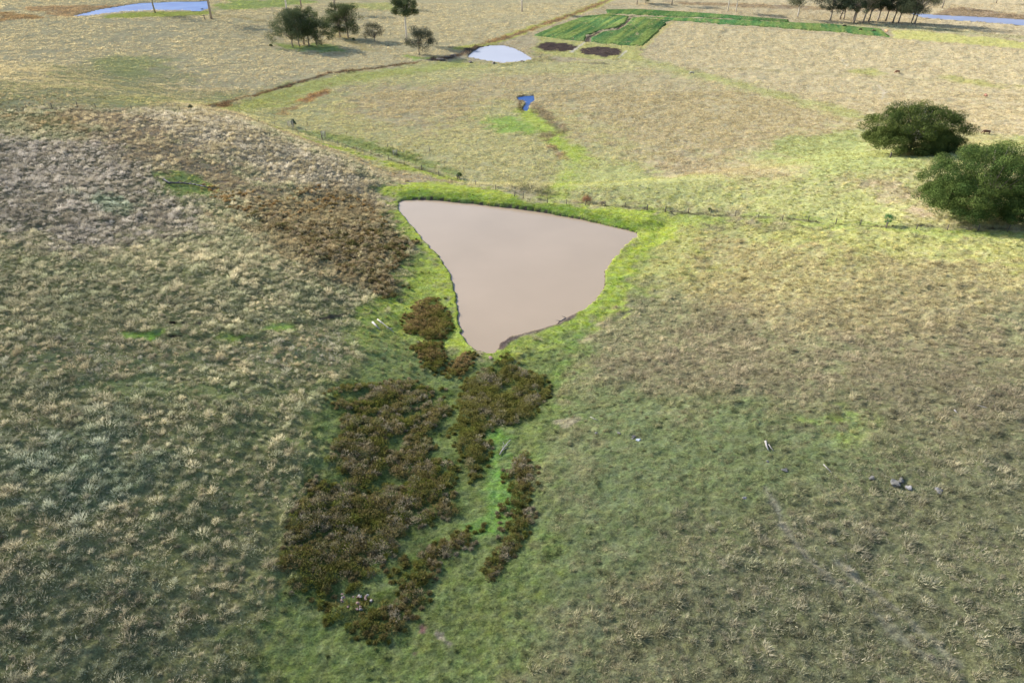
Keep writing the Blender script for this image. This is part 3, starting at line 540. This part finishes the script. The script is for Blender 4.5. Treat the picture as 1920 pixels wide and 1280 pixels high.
crop([(1186,33),(1258,39),(1240,55),(1206,87),(1160,84),(1107,79),(1108,71),(1130,60),(1158,57),(1175,46)], 'crop', 'striped green crop block right of the dark winding furrow', CG1, CG2)
crop([(1135,19),(1195,18),(1300,24),(1480,38),(1480,42),(1300,33),(1190,29),(1140,26)], 'crop', 'far narrow strip of green crop behind the dark furrow', (.06,.14,.05), (.13,.2,.065))
crop([(1190,32),(1300,35),(1440,41),(1560,46),(1652,55),(1672,71),(1560,60),(1440,51),(1350,46),(1262,39)], 'crop', 'long emerald crop strip where the cattle graze', (.06,.15,.055), (.17,.23,.07))

# ------------------------------------------------------------------ trees
def leaves(centres, radii, n, leaf, cols, squash=.75, pw=.45):
    centres = np.asarray(centres); radii = np.asarray(radii); w_ = radii**2/np.sum(radii**2); idx = R.choice(len(centres), n, p=w_)
    v = R.normal(size=(n, 3)); v /= np.linalg.norm(v, axis=1)[:, None]; r = R.rand(n)**pw
    p = centres[idx]+v*(radii[idx]*r)[:, None]*np.array([1, 1, squash])
    ko = (1.3, .42) if pw < .35 else (.8, .5); a = v*ko[0]+R.normal(size=(n, 3))*ko[1]; a /= np.linalg.norm(a, axis=1)[:, None]; t = np.cross(a, R.normal(size=(n, 3))); t /= np.linalg.norm(t, axis=1)[:, None]; b = np.cross(a, t)
    l = (leaf*(.6+.8*R.rand(n)))[:, None]
    V = np.stack([p-t*l*.5, p-b*l*.3, p+t*l*.5, p+b*l*.3], 1).reshape(-1, 3)
    cols = np.array(cols); cc = R.rand(len(centres)); k = cc[idx][:, None]; c = cols[0]*(1-k)+cols[1]*k; v_ = .25 if pw < .35 else .5; c = c*(1-v_/2+v_*R.rand(n))[:, None]
    return V, np.repeat(c, 4, axis=0)
def tree(u, v, hgt, wid, kind, label, cols, nleaf=2200, leaf=.55, bark=None, lean=0.0, group=None, name='gum_tree', cat='tree', base=.45, ncl=16, depth=.9):
    hgt *= TS; wid *= 1+(TS-1)*.9; x, y = hit(u, v); z = H(x, y); e = empty(name, (x, y, z-.05), label, cat, group); tb = MB(); bark = bark or M_BARK; rt = max(.07, hgt*.021)
    C_, Rr = [], []
    if kind == 'gum':
        fork = hgt*max(base, .2)
        for i in range(int(ncl*1.5)):
            a = R.rand()*2*np.pi; q = math.sqrt(R.rand()); zz = hgt*(base+.1+(1-base-.2)*R.rand()); sh = math.sqrt(max(.1, 1-((zz/hgt-(base+1)/2)/((1-base)*.62))**2))
            C_.append((lean*zz+math.cos(a)*q*wid*.5*sh, math.sin(a)*q*wid*.5*sh*depth, zz)); Rr.append(wid*(.09+.12*R.rand()))
    else:
        fork = hgt*.22
        if kind == 'dome':
            for i in range(16): a = i*2.4; q = .26*math.sqrt(i/16); C_.append((math.cos(a)*q*wid, math.sin(a)*q*wid*depth-1.0, hgt*(.5+.3*R.rand()))); Rr.append(wid*.075)
        for i in range(ncl):
            a = i*2.39996+R.rand()*.5; q = math.sqrt((i+.5)/ncl); zz = hgt*((base+(1-base)*math.sqrt(max(0, 1-q*q))*(.75+.25*R.rand()))-.06)
            q2 = q*(.9+.16*R.rand()); zz *= (.88+.2*R.rand()) if kind == 'dome' else 1.0
            C_.append((lean*zz+math.cos(a)*q2*wid*.45, math.sin(a)*q2*wid*.45*depth, zz)); Rr.append(wid*((.53 if kind == 'dome' else .72)/math.sqrt(ncl))*(.7+.75*R.rand()))
            if q > .5: 
                C_.append((lean*zz+math.cos(a)*q2*wid*.40, math.sin(a)*q2*wid*.40*depth, zz*.62)); Rr.append(wid*(.5/math.sqrt(ncl))*(.75+.5*R.rand()))
    tr = [(0, 0, -.3), (lean*fork*.4+.03*hgt*(R.rand()-.5), .02*hgt*(R.rand()-.5), fork*.5), (lean*fork, 0, fork), (lean*hgt*.75, .02*hgt*(R.rand()-.5), hgt*(.78 if kind != 'dome' else .45))]
    tb.tube(tr, [rt*1.25, rt, rt*.8, rt*.25], 8)
    for c, r in list(zip(C_, Rr))[:26]:
        s = R.rand()*.5; st = np.array(tr[2])*(1-s)+np.array(tr[3])*s if kind == 'gum' else np.array(tr[2])*(.7+.3*R.rand())
        c = np.array(c); md = (st+c)/2+np.array([0, 0, .06*hgt*(R.rand()-.2)])
        tb.tube([st, md, c], [rt*.42, rt*.26, rt*.08], 5)
    if kind == 'dome':
        for c, r in list(zip(C_, Rr)):
            if math.hypot(c[0], c[1]) > wid*.12: q = R.rand(); C_.append((c[0]*(1-.12*q), c[1]*(1-.12*q), max(hgt*.2, c[2]*(.30+.3*q)))); Rr.append(r*.95)
    tb.build('trunk', bark, e)
    if nleaf:
        V, c = leaves(C_, Rr, int(nleaf*(1 if kind == 'dome' else 3.2)), leaf*(1 if kind == 'dome' else .85), cols, .68 if kind == 'dome' else .72, .16 if kind == 'dome' else .42)
        make_mesh('crown', V, np.arange(len(V)).reshape(-1, 4), M_LEAF, c, e)
    return e
EU=[(.05,.068,.032),(.12,.145,.07)]; EUP=[(.07,.085,.05),(.12,.135,.08)]; FG=[(.045,.08,.025),(.10,.14,.04)]
TS=1.45
TG='gum trees in the upper left paddock'
tree(549,88,13.5,18,'round','broad pale-leaved gum at the left end of the big clump in the upper left paddock',[(.07,.09,.05),(.12,.145,.08)],5200,.5,base=.30,ncl=26,group=TG)
tree(562,88,13.5,10,'gum','slender gum in the big paddock clump, second trunk from its left end',EU,2600,.5,base=.25,group=TG)
tree(570,83,14,11,'gum','dark gum standing at the back of the big paddock clump',EU,2800,.5,base=.22,group=TG)
tree(580,87,13.5,12,'gum','dark leafy gum in the middle right of the big paddock clump',EU,3000,.5,base=.2,group=TG)
tree(594,86,11,17,'round','low spreading dark gum at the right end of the big paddock clump',EU,4200,.5,base=.20,ncl=24,group=TG)
tree(540,34,20,15,'gum','tall open gum rising behind the big paddock clump',EUP,2400,.55,M_WHITEBARK,base=.5,group=TG)
tree(638,71,13.5,12,'gum','left gum of the pair behind the gap right of the big clump',EU,3400,.5,base=.1,ncl=20,group=TG)
tree(653,71,13.5,13,'gum','right gum of the pair behind the gap right of the big clump',EU,3800,.5,base=.06,ncl=22,group=TG)
tree(703,78,7.5,9,'round','small round-crowned tree standing alone between the clump pair and the tall gum',[(.06,.065,.04),(.12,.12,.075)],1500,.4,base=.3,ncl=18,group=TG)
tree(763,80,17.5,11,'gum','tall gum with a long bare trunk and dense crown near the ditch',EU,4600,.55,M_WHITEBARK,base=.52,ncl=22,group=TG)
tree(786,103,9.5,12.5,'gum','small spreading grey gum at the edge of the ditch left of the milky pond',[(.05,.06,.045),(.10,.105,.075)],3600,.42,base=.18,ncl=20,group=TG)
tree(738,14,16,9,'gum','thin pale gum at the top edge behind the tall gum',EUP,700,.6,M_WHITEBARK,base=.4,group=TG)
tree(629,21,19,11,'gum','leaning thin trunked gum at the top edge right of the clump',EUP,900,.55,M_BARK,base=.62,lean=-.08,group=TG)
tree(565,13,17,9,'gum','straight dark gum at the top edge behind the pale open gum',EU,900,.55,base=.5,group=TG)
tree(291,24,17,13,'gum','lone gum on the near shore of the blue lake',EUP,1800,.55,base=.42,group=TG)
tree(397,37,22,17,'gum','tall gum with a thin bare trunk right of the blue lake',EUP,1700,.55,base=.52,group=TG)
tree(979,22,22,9,'gum','single white-trunked gum standing alone at the top centre',EUP,900,.6,M_WHITEBARK,base=.55,group=TG)
RG='gum trees along the far creek'
tree(1194,9,13,8,'gum','dark thin gum at the top edge above the left crop block',EU,900,.6,base=.35,group=RG)
tree(1211,7,9,10,'round','squat dark bushy tree beside the thin gum above the left crop block',EU,1500,.6,base=.25,group=RG)
tree(1260,10,14,12,'gum','single dark-trunked gum above the right crop block',EU,1500,.6,base=.35,group=RG)
tree(1365,21,14,8,'gum','white-trunked gum with a sparse crown, left of the forked pale one',EUP,700,.55,M_WHITEBARK,base=.5,group=RG)
tree(1380,24,12.5,12,'gum','forked pale gum beside the white-trunked gum at the far creek',EUP,1500,.5,M_WHITEBARK,base=.4,group=RG)
tree(1495,34,16,16,'gum','pale gum with a drooping round crown standing left of the long row of trees',EUP,3000,.5,M_WHITEBARK,base=.3,ncl=20,group=RG)
row=[(1557,39,16,15,0),(1575,37,18,9,.1),(1582,37,17,8,-.05),(1600,40,19,13,.05),(1600,45,20,14,.12),(1618,46,19,13,.05),(1628,41,18,12,.1),(1645,40,18,12,.12),(1660,41,17,12,.1),(1674,43,18,13,.1),(1684,43,15,12,.1),(1708,45,16,15,.1),(1714,46,17,20,.12)]
ordn=['leftmost','second','third','fourth','fifth','sixth','seventh','eighth','ninth','tenth','eleventh','twelfth','last and widest']
for i,(u,v,h_,w_,ln) in enumerate(row):
    tree(u,v,h_,w_,'gum','%s gum from the left in the dense creekside row at top right' % ordn[i], [(.045,.06,.04),(.085,.105,.065)] if i<11 else EUP, 3400,.55,base=.2,lean=ln,group=RG,ncl=18)
tree(1766,17,13,8,'gum','thin bare-looking tree right of the creekside row, near the brown bank',EUP,350,.5,base=.4,group=RG)
tree(1868,6,12,9,'gum','small grey tree at the top edge above the brown creek bank',EUP,700,.6,base=.35,group=RG)
TS=1.0
tree(1704,286,13,29,'dome','wide spreading fig with pale limbs showing, farther of the two big figs',[(.045,.07,.022),(.11,.14,.042)],140000,.23,M_WHITEBARK,name='fig_tree',base=.42,ncl=105,depth=.75)
tree(1836,404,14.5,29,'dome','dense dark green fig, nearer and larger of the two big figs at the right edge',FG,190000,.2,name='fig_tree',base=.34,ncl=120,depth=.85)
tree(1661,425,2.6,1.7,'round','slim sapling with a flat green crown on a thin stem beside the right fence',[(.06,.16,.06),(.1,.22,.09)],260,.2,name='sapling',base=.72,ncl=6)
# bushes
def bush(u, v, hgt, wid, label, cols, n=700, leaf=.16, name='bush'):
    x, y = hit(u, v); z = H(x, y); e = empty(name, (x, y, z), label, 'bush'); tb = MB(); C_ = []; Rr = []
    for i in range(9):
        a = i*2.4; q = math.sqrt((i+.5)/9); c = (math.cos(a)*q*wid*.35, math.sin(a)*q*wid*.35, hgt*(.35+.4*(1-q)+.15*R.rand())); C_.append(c); Rr.append(wid*.2+.05)
        tb.tube([(0, 0, -.1), (c[0]*.5, c[1]*.5, c[2]*.6), c], [.05, .03, .01], 5)
    tb.build('stem', M_BARK, e); V, c = leaves(C_, Rr, n, leaf, cols, .95); make_mesh('foliage', V, np.arange(len(V)).reshape(-1, 4), M_LEAF, c, e)
bush(551,238,3.0,2.0,'upright dark blue-green bush growing out of its wire guard by the left fence',[(.05,.085,.06),(.09,.13,.09)],1500,.2)
bush(861,334,1.7,1.9,'dark green bush at the corner where the fence meets the dam bank',[(.05,.08,.03),(.09,.13,.05)],1100)
bush(358,206,1.8,1.6,'small dark bush on the ridge fence line at the ditch end',[(.07,.09,.05),(.12,.14,.08)],600)
bush(401,204,1.6,2.2,'low straggly grey bush where the ditch reaches the ridge fence',[(.14,.14,.09),(.2,.2,.14)],500)
bush(508,88,1.5,2.2,'low dark shrub left of the big paddock clump',[(.04,.07,.03),(.07,.1,.04)],500,.3)
bush(663,76,1.5,2.0,'low green shrub right of the pair of gums',[(.05,.09,.03),(.08,.14,.05)],400,.3)
bush(1099,378,1.3,3.0,'rusty red low bush against the fence behind the dam bank',[(.26,.14,.08),(.34,.2,.12)],900,.18)
bush(1129,384,.9,1.8,'grey brown low bush right of the rusty one on the fence line',[(.2,.17,.13),(.26,.22,.15)],500,.16)
bush(1330,396,.9,1.2,'small green bush at the foot of a right fence post',[(.10,.14,.05),(.14,.18,.06)],350,.14)
bush(379,17,1.6,2.5,'dark bush at the right end of the blue lake',[(.05,.07,.04),(.08,.1,.05)],400,.35)

# ------------------------------------------------------------------ fences
def post_mb(b, x, y, z, h=1.25, r=.075, lean=(0, 0)):
    b.tube([(x, y, z-.3), (x+lean[0]*h, y+lean[1]*h, z+h), (x+lean[0]*h, y+lean[1]*h, z+h+.03)], [r, r*.92, r*.5], 8)
def fence(px, label, braces=(), h=1.25, r=.08, strands=4, group='wire fences', big=()):
    P = hits(px); x0, y0 = P[0]; z0 = H(x0, y0); e = empty('fence', (x0, y0, z0), label, 'fence', group); tops = []
    for i, (x, y) in enumerate(P):
        z = H(x, y); hh = h*(.92+.16*R.rand())+(.25 if i in big else 0); b = MB(); post_mb(b, 0, 0, 0, hh, r*(1.5 if i in big else .85+.3*R.rand()), ((R.rand()-.5)*.12, (R.rand()-.5)*.1))
        b.build('post', M_POST, e, (x-x0, y-y0, z-z0)); tops.append((x-x0, y-y0, z-z0))
    for k in range(strands):
        b = MB(); pts = []
        for i, t in enumerate(tops):
            pts.append((t[0], t[1], t[2]+.3+k*.85/max(1, strands-1)))
            if i < len(tops)-1: n_ = tops[i+1]; mx, my = (t[0]+n_[0])/2, (t[1]+n_[1])/2; pts.append((mx, my, max((t[2]+n_[2])/2, H(mx+x0, my+y0)-z0)+.27+k*.85/max(1, strands-1)))
        b.tube(pts, [.006]*len(pts), 4); b.build('wire', M_WIRE, e)
    for (i, du) in braces:
        x, y = hit(px[i][0]+du, px[i][1]+(6 if du > 0 else 1)); b = MB(); t = tops[i]
        b.tube([(t[0], t[1], t[2]+1.05), (x-x0, y-y0, H(x, y)-z0+.05)], [.06, .06], 7); b.build('brace', M_POST, e)
fence([(-60,214),(-8,212),(50,204),(98,203),(146,202),(180,203),(247,207),(307,208),(337,206),(372,207),(400,206),(449,212),(485,230),(515,236),(574,249),(604,262),(634,272),(664,281),(696,290),(728,300),(758,309),(791,319),(823,329),(858,336),(892,347),(929,356),(965,368),(981,371),(1026,381),(1062,383),(1098,384),(1134,387),(1172,389),(1213,395)],
      'long wire fence from the left ridge down behind the dam bank', r=.09, braces=((33,-14),), big=(15,21,33,4))
fence([(1247,398),(1290,400),(1333,402),(1378,405),(1421,409),(1467,413),(1515,416),(1567,420),(1612,423),(1661,428),(1718,431),(1775,433),(1833,433),(1889,434),(1950,437)],
      'wire fence running right from the braced post past the near fig', r=.09, braces=((0,18),), big=(0,))
fence([(449,204),(515,222),(577,236),(650,254),(727,277),(806,285),(870,322)], 'short old second fence line in the grass behind the left hill', strands=2, r=.07)
fence([(1098,80),(1137,86),(1165,90),(1181,92),(1201,94)], 'short fence between the crop blocks and the dark tilled beds', strands=2, h=1.5, r=.11)
# single posts, stumps
def lone_post(u, v, h, r, label, mat=M_POST, lean=(0, 0), name='post'):
    x, y = hit(u, v); b = MB(); post_mb(b, 0, 0, 0, h, r, lean); o = b.build(name, mat, None, (x, y, H(x, y))); tag(o, label, 'post')
lone_post(1669,296,1.4,.22,'short stout post in the grass in front of the farther fig')
lone_post(385,38,3.2,.3,'leaning dead stump beside the tall gum near the lake', lean=(-.15, 0), name='stump')
lone_post(1439,172,2.0,.1,'single thin post standing in the dry field at right centre')
# wire tree guards
def guard(u, v, h, w_, label, n=4):
    x, y = hit(u, v); e = empty('tree_guard', (x, y, H(x, y)), label, 'tree guard', 'wire tree guards by the left fence'); a = [(-w_, -w_), (w_, -w_), (w_, w_), (-w_, w_)]
    for i in range(n): b = MB(); post_mb(b, 0, 0, 0, h, .06); b.build('stake', M_POST, e, (a[i][0], a[i][1], 0))
    b = MB()
    for k in range(12):
        z = .1+k*(h-.15)/11; b.tube([(p[0], p[1], z) for p in a+[a[0]]], [.012]*5, 4)
    for k in range(24):
        q = k/6; i = int(q); f = q-i; p0, p1 = a[i % 4], a[(i+1) % 4]; px_, py_ = p0[0]+(p1[0]-p0[0])*f, p0[1]+(p1[1]-p0[1])*f; b.tube([(px_, py_, .05), (px_, py_, h-.05)], [.01, .01], 4)
    b.build('wire_mesh', M_WIRE, e)
guard(546,241,2.4,.75,'tall wire guard around the upright dark bush')
guard(607,258,2.1,.6,'empty looking grey wire guard right of the bushy one')
guard(741,292,1.7,.55,'low wire guard with a small sapling, farthest right along the fence')
bush(741,292,1.2,.9,'small sapling inside the right-hand wire guard',[(.07,.12,.04),(.1,.16,.06)],300,.12,name='sapling')

# ------------------------------------------------------------------ cattle
def hide(name, c1, c2): return rough_mat(name, c1, c2, 1.6, .7, .01)
def cow(u, v, mat, label, face, s=1.0, graze=True, headmat=None):
    x, y = hit(u, v); z = H(x, y)
    J = {'p':(-.75,0,1.15,.36,.33),'b':(-.2,0,1.05,.42,.40),'c':(.4,0,1.05,.38,.40),'s':(.75,0,1.15,.27,.32)}
    if graze: J.update({'n':(1.15,0,.85,.16,.2),'h':(1.4,0,.42,.13,.14),'m':(1.52,0,.14,.09,.09)})
    else: J.update({'n':(1.1,0,1.4,.17,.2),'h':(1.4,0,1.62,.14,.15),'m':(1.75,0,1.48,.09,.09)})
    J.update({'t':(-1.12,0,1.2,.05,.05),'t2':(-1.18,0,.6,.03,.03)})
    E = [('p','b'),('b','c'),('c','s'),('s','n'),('n','h'),('h','m'),('p','t'),('t','t2')]
    for sd_ in (-1, 1):
        q = str(sd_); y_ = .2*sd_
        J.update({'ha'+q:(-.85,y_,.78,.16,.2),'hb'+q:(-.95,y_,.48,.08,.09),'hc'+q:(-.88,y_,.06,.07,.07),'fa'+q:(.6,y_,.72,.13,.15),'fb'+q:(.62,y_,.42,.075,.08),'fc'+q:(.6,y_,.06,.065,.065),'ea'+q:((1.32 if graze else 1.3),.2*sd_,(.58 if graze else 1.74),.04,.02)})
        E += [('p','ha'+q),('ha'+q,'hb'+q),('hb'+q,'hc'+q),('c','fa'+q),('fa'+q,'fb'+q),('fb'+q,'fc'+q),('h','ea'+q)]
    keys = list(J); me = bpy.data.meshes.new('cow'); me.from_pydata([tuple(a*s for a in J[k][:3]) for k in keys], [(keys.index(a), keys.index(b)) for a, b in E], []); me.materials.append(mat)
    o = bpy.data.objects.new('cow', me); COL.objects.link(o); o.location = (x, y, z+.02); o.rotation_euler = (0, 0, math.radians(face))
    sk = o.modifiers.new('skin', 'SKIN'); sk.use_smooth_shade = True
    for i, k in enumerate(keys): me.skin_vertices[0].data[i].radius = (J[k][3]*s, J[k][4]*s)
    me.skin_vertices[0].data[0].use_root = True; o.modifiers.new('sub', 'SUBSURF').levels = 1
    tag(o, label, 'cow', 'cattle in the right fields')
HB=hide('black_hide',(.012,.011,.010),(.03,.025,.02)); HR=hide('red_hide',(.12,.042,.022),(.17,.06,.03)); HD=hide('brown_hide',(.07,.03,.018),(.12,.05,.03)); HO=hide('orange_hide',(.42,.20,.09),(.5,.26,.12)); HW=hide('black_and_white_hide',(.02,.02,.02),(.7,.68,.62))
cow(1583,51,HB,'black cow grazing at the left end of the emerald crop strip',175)
cow(1613,58,HB,'black cow in the crop strip, second from the left',200)
cow(1638,60,HD,'dark brown cow in the crop strip, right of the two black ones',150,.95)
cow(1661,61,HO,'orange tan cow at the right end of the crop strip',95,1.05)
cow(1682,138,HR,'red brown cow grazing in the dry field above the figs',185)
cow(1847,183,HR,'small red brown cow seen end on in the dry field at right',80,1.05)
cow(1848,252,HD,'dark red cow lying or grazing on the green grass right of the farther fig',170,1.0)
cow(1297,140,HW,'black and white calf standing on the old track in mid field',160,.9)

# ------------------------------------------------------------------ fallen timber and rocks
def log(pts, r, label, mat=M_LOG, name='log', twigs=0, cat='log', lift=.0):
    W_ = hits(pts); x0, y0 = W_[0]; z0 = H(x0, y0); b = MB(); P = [(x-x0, y-y0, H(x, y)-z0+r*.7+.06+lift*(i % 2)) for i, (x, y) in enumerate(W_)]
    n = len(P); b.tube(P, [r*(1-.55*i/(n-1)) for i in range(n)], 9)
    for k in range(twigs):
        t = .15+.75*R.rand()*1.0; i = min(int(t*(n-1)), n-2); f = t*(n-1)-i; c = np.array(P[i])*(1-f)+np.array(P[i+1])*f; d = np.array(P[i+1])-np.array(P[i]); d /= np.linalg.norm(d)
        s = np.array([-d[1], d[0], 0])*(1 if k % 2 else -1); L_ = r*(6+7*R.rand()); q = c+d*L_*.7+s*L_*.6+np.array([0, 0, L_*.25])
        b.tube([c, (c+q)/2+np.array([0, 0, .05]), q], [r*.45, r*.3, r*.08], 6)
    tag(b.build(name, mat, None, (x0, y0, z0)), label, cat)
log([(699,606),(705,612),(712,619)],.19,'shorter pale bleached log on the green grass left of the dam')
log([(708,600),(716,606),(726,614),(739,624)],.13,'longer split grey log beside the shorter pale one left of the dam',twigs=3)
log([(304,336),(318,346),(340,345),(362,348),(386,352),(402,358)],.22,'dark fallen dead tree lying on the left hillside',M_DARKLOG,twigs=14,name='fallen_tree',cat='fallen tree',lift=.12)
log([(1435,829),(1437,838),(1440,845)],.15,'thick grey log in the middle of the right slope, left of a thin stick',name='log')
log([(1441,834),(1445,840),(1450,846)],.06,'thin pale stick beside the thick grey log on the right slope',name='stick',cat='stick')
log([(1544,872),(1551,879),(1558,886)],.075,'straight pale stick alone in the middle of the right slope',name='stick',cat='stick')
log([(1830,761),(1848,765),(1862,766),(1871,763)],.08,'long curved pale branch near the right edge',twigs=2,name='branch',cat='branch')
log([(1789,770),(1794,775)],.09,'short pale stick left of the long curved branch',name='stick',cat='stick')
log([(1832,798),(1842,798)],.08,'short bluish stick below the long curved branch',name='stick',cat='stick')
log([(1107,782),(1114,786),(1122,789)],.045,'thin pale stick right of the rush thickets',name='stick',cat='stick')
log([(937,853),(943,843),(950,833),(957,826)],.09,'forked bare dead branch at the edge of the rushes',M_LOG,twigs=5,name='branch',cat='branch')
log([(783,642),(789,647)],.12,'dark short log between two islands of rushes',M_DARKLOG,name='log')
log([(493,602),(480,598)],.06,'small pale stick on the left slope above the bright moss',name='stick',cat='stick')
log([(460,358),(463,362)],.08,'tiny white stick among the thin bracken',name='stick',cat='stick')
def rock(u, v, r, label, mat=M_ROCK, sq=.6, group=None, dx=0, dy=0, dz=0, name='rock'):
    import bmesh
    x, y = hit(u, v); x += dx; y += dy; bm = bmesh.new(); bmesh.ops.create_icosphere(bm, subdivisions=2, radius=1)
    sx, sy = .8+.5*R.rand(), .7+.4*R.rand(); o3 = R.rand(3)*9
    for vt in bm.verts:
        c = np.array(vt.co); k = 1+.35*math.sin(c[0]*2.7+o3[0])*math.cos(c[1]*3.1+o3[1])+.22*math.sin(c[2]*4+o3[2]+c[0]*3)+(R.rand()-.5)*.12
        vt.co = (c[0]*k*r*sx, c[1]*k*r*sy, c[2]*k*r*sq)
    me = bpy.data.meshes.new(name); bm.to_mesh(me); bm.free(); me.materials.append(mat)
    o = bpy.data.objects.new(name, me); COL.objects.link(o); o.location = (x, y, H(x, y)+r*sq*.35+dz); o.rotation_euler = (0, 0, R.rand()*6); tag(o, label, 'rock', group)
M_BLUEROCK = rough_mat('pale_blue_rock', (.38,.43,.50), (.25,.28,.34), 3)
rock(1197,826,.34,'pale bluish stone right of the gully, beside two small dark ones',M_BLUEROCK)
rock(1189,819,.3,'dark stone touching the pale bluish one',M_DARKLOG,.5)
rock(1186,823,.22,'small brown stone left of the pale bluish one',M_ROCK,.5)
rock(1161,813,.24,'small grey stone up and left of the bluish one')
rock(1118,812,.2,'small dark stone right of the rush thickets')
rock(1472,882,.3,'dark pointed stone left of the straight stick on the right slope')
rock(1440,866,.2,'small pale stone below the thick grey log')
rock(1635,897,.3,'grey stone at the left of the rock group on the right slope')
rock(1679,907,.42,'largest grey boulder of the rock group on the right slope')
rock(1690,902,.36,'grey boulder just up and right of the largest one')
rock(1704,915,.38,'pale boulder at the lower right of the rock group',M_LOG,.5)
rock(1760,920,.34,'pale boulder standing alone right of the rock group',M_LOG,.5)
rock(1396,934,.22,'small whitish stone on the green slope above the track',M_LOG)
rock(920,674,.42,'flat reddish brown lump of mud just below the point of the dam',M_PINKROCK,.35)
rock(1165,612,.15,'small dark stone beside the right shore of the dam')
for i in range(22):
    rock(665,1132,.08+.09*R.rand(),'pinkish stone in the rubble pile at the lowest rush thicket',M_PINKROCK if i % 4 else M_LOG,.7,'stones of the rubble pile',(R.rand()-.5)*3.2,(R.rand()-.5)*1.8,.3)
for i,(u,v,r) in enumerate([(826,114,1.9),(838,110,1.6),(850,106,1.4),(882,118,1.1),(925,120,.9),(980,117,1.1),(1012,108,.9)]):
    rock(u,v,r,['largest dark earth mound at the left end of the spoil beside the milky pond','second dark earth mound of the spoil left of the milky pond','third dark earth mound of the spoil nearest the milky pond','low dark earth mound below the left shore of the milky pond','small dark earth clod at the middle of the milky pond shore','dark earth clod below the right tip of the milky pond','dark earth clod right of the milky pond'][i],rough_mat('dark_earth',(.06,.05,.045),(.12,.1,.08),1.5),.5,'spoil heaps around the milky pond',name='earth_mound')
# ------------------------------------------------------------------ mud flakes along the near shore
log([(1068,592),(1058,600),(1046,606)],.16,'dark waterlogged branch on the lower right shore of the dam',M_DARKLOG,twigs=4,name='branch',cat='branch')

# ------------------------------------------------------------------ the cloud whose shadow lies over the near slopes
def build_cloud():
    sh = hits([(-200,150),(20,190),(180,250),(290,330),(430,520),(560,730),(720,860),(900,840),(1100,820),(1300,770),(1500,735),(1750,690),(1990,640)])+[(190,60),(160,-60),(-170,-60),(-190,60),(-220,150)]
    P = np.asarray(sh); zc = 420.0; off = SUN[:2]/SUN[2]*zc
    gx = np.arange(P[:, 0].min()-60, P[:, 0].max()+60, 7.0); gy = np.arange(P[:, 1].min()-60, P[:, 1].max()+60, 7.0); X, Y = np.meshgrid(gx, gy); x = X.ravel(); y = Y.ravel()
    d = sdist(P, x, y)+(fbm(x, y, 45, 3, 81)-.5)*45
    a = sm(14, -42, d)*(.55+.75*fbm(x, y, 38, 3, 83)); a = a*(.34+.66*sm(-40, 10, x)); a[a < .004] = 0
    nr, nc = X.shape; i = (np.arange(nr-1)[:, None]*nc+np.arange(nc-1)[None, :]).ravel(); ok = (a[i]+a[i+1]+a[i+nc]+a[i+nc+1]) > 0; i = i[ok]
    T = np.stack([x+off[0], y+off[1], zc+60*a], 1); B = np.stack([x+off[0], y+off[1], zc-8*a], 1); n = len(x)
    idB = np.where(a > 0, np.arange(n)+n, np.arange(n)); Ft = np.stack([i, i+1, i+nc+1, i+nc], 1); Fb = idB[Ft][:, ::-1]
    V = np.concatenate([T, B]); F = np.concatenate([Ft, Fb]); used = np.unique(F); mp = np.zeros(len(V), int); mp[used] = np.arange(len(used))
    m, nn, out = mat_new('cloud_vapour'); vs = nn.nodes.new('ShaderNodeVolumePrincipled'); vs.inputs['Color'].default_value = (1, 1, 1, 1); vs.inputs['Density'].default_value = .0125; nn.links.new(vs.outputs[0], out.inputs['Volume'])
    o = make_mesh('cloud', V[used], mp[F], m, smooth=True); tag(o, 'soft white cloud above and left of the view, shading the near slopes', 'cloud', kind='structure')
build_cloud()
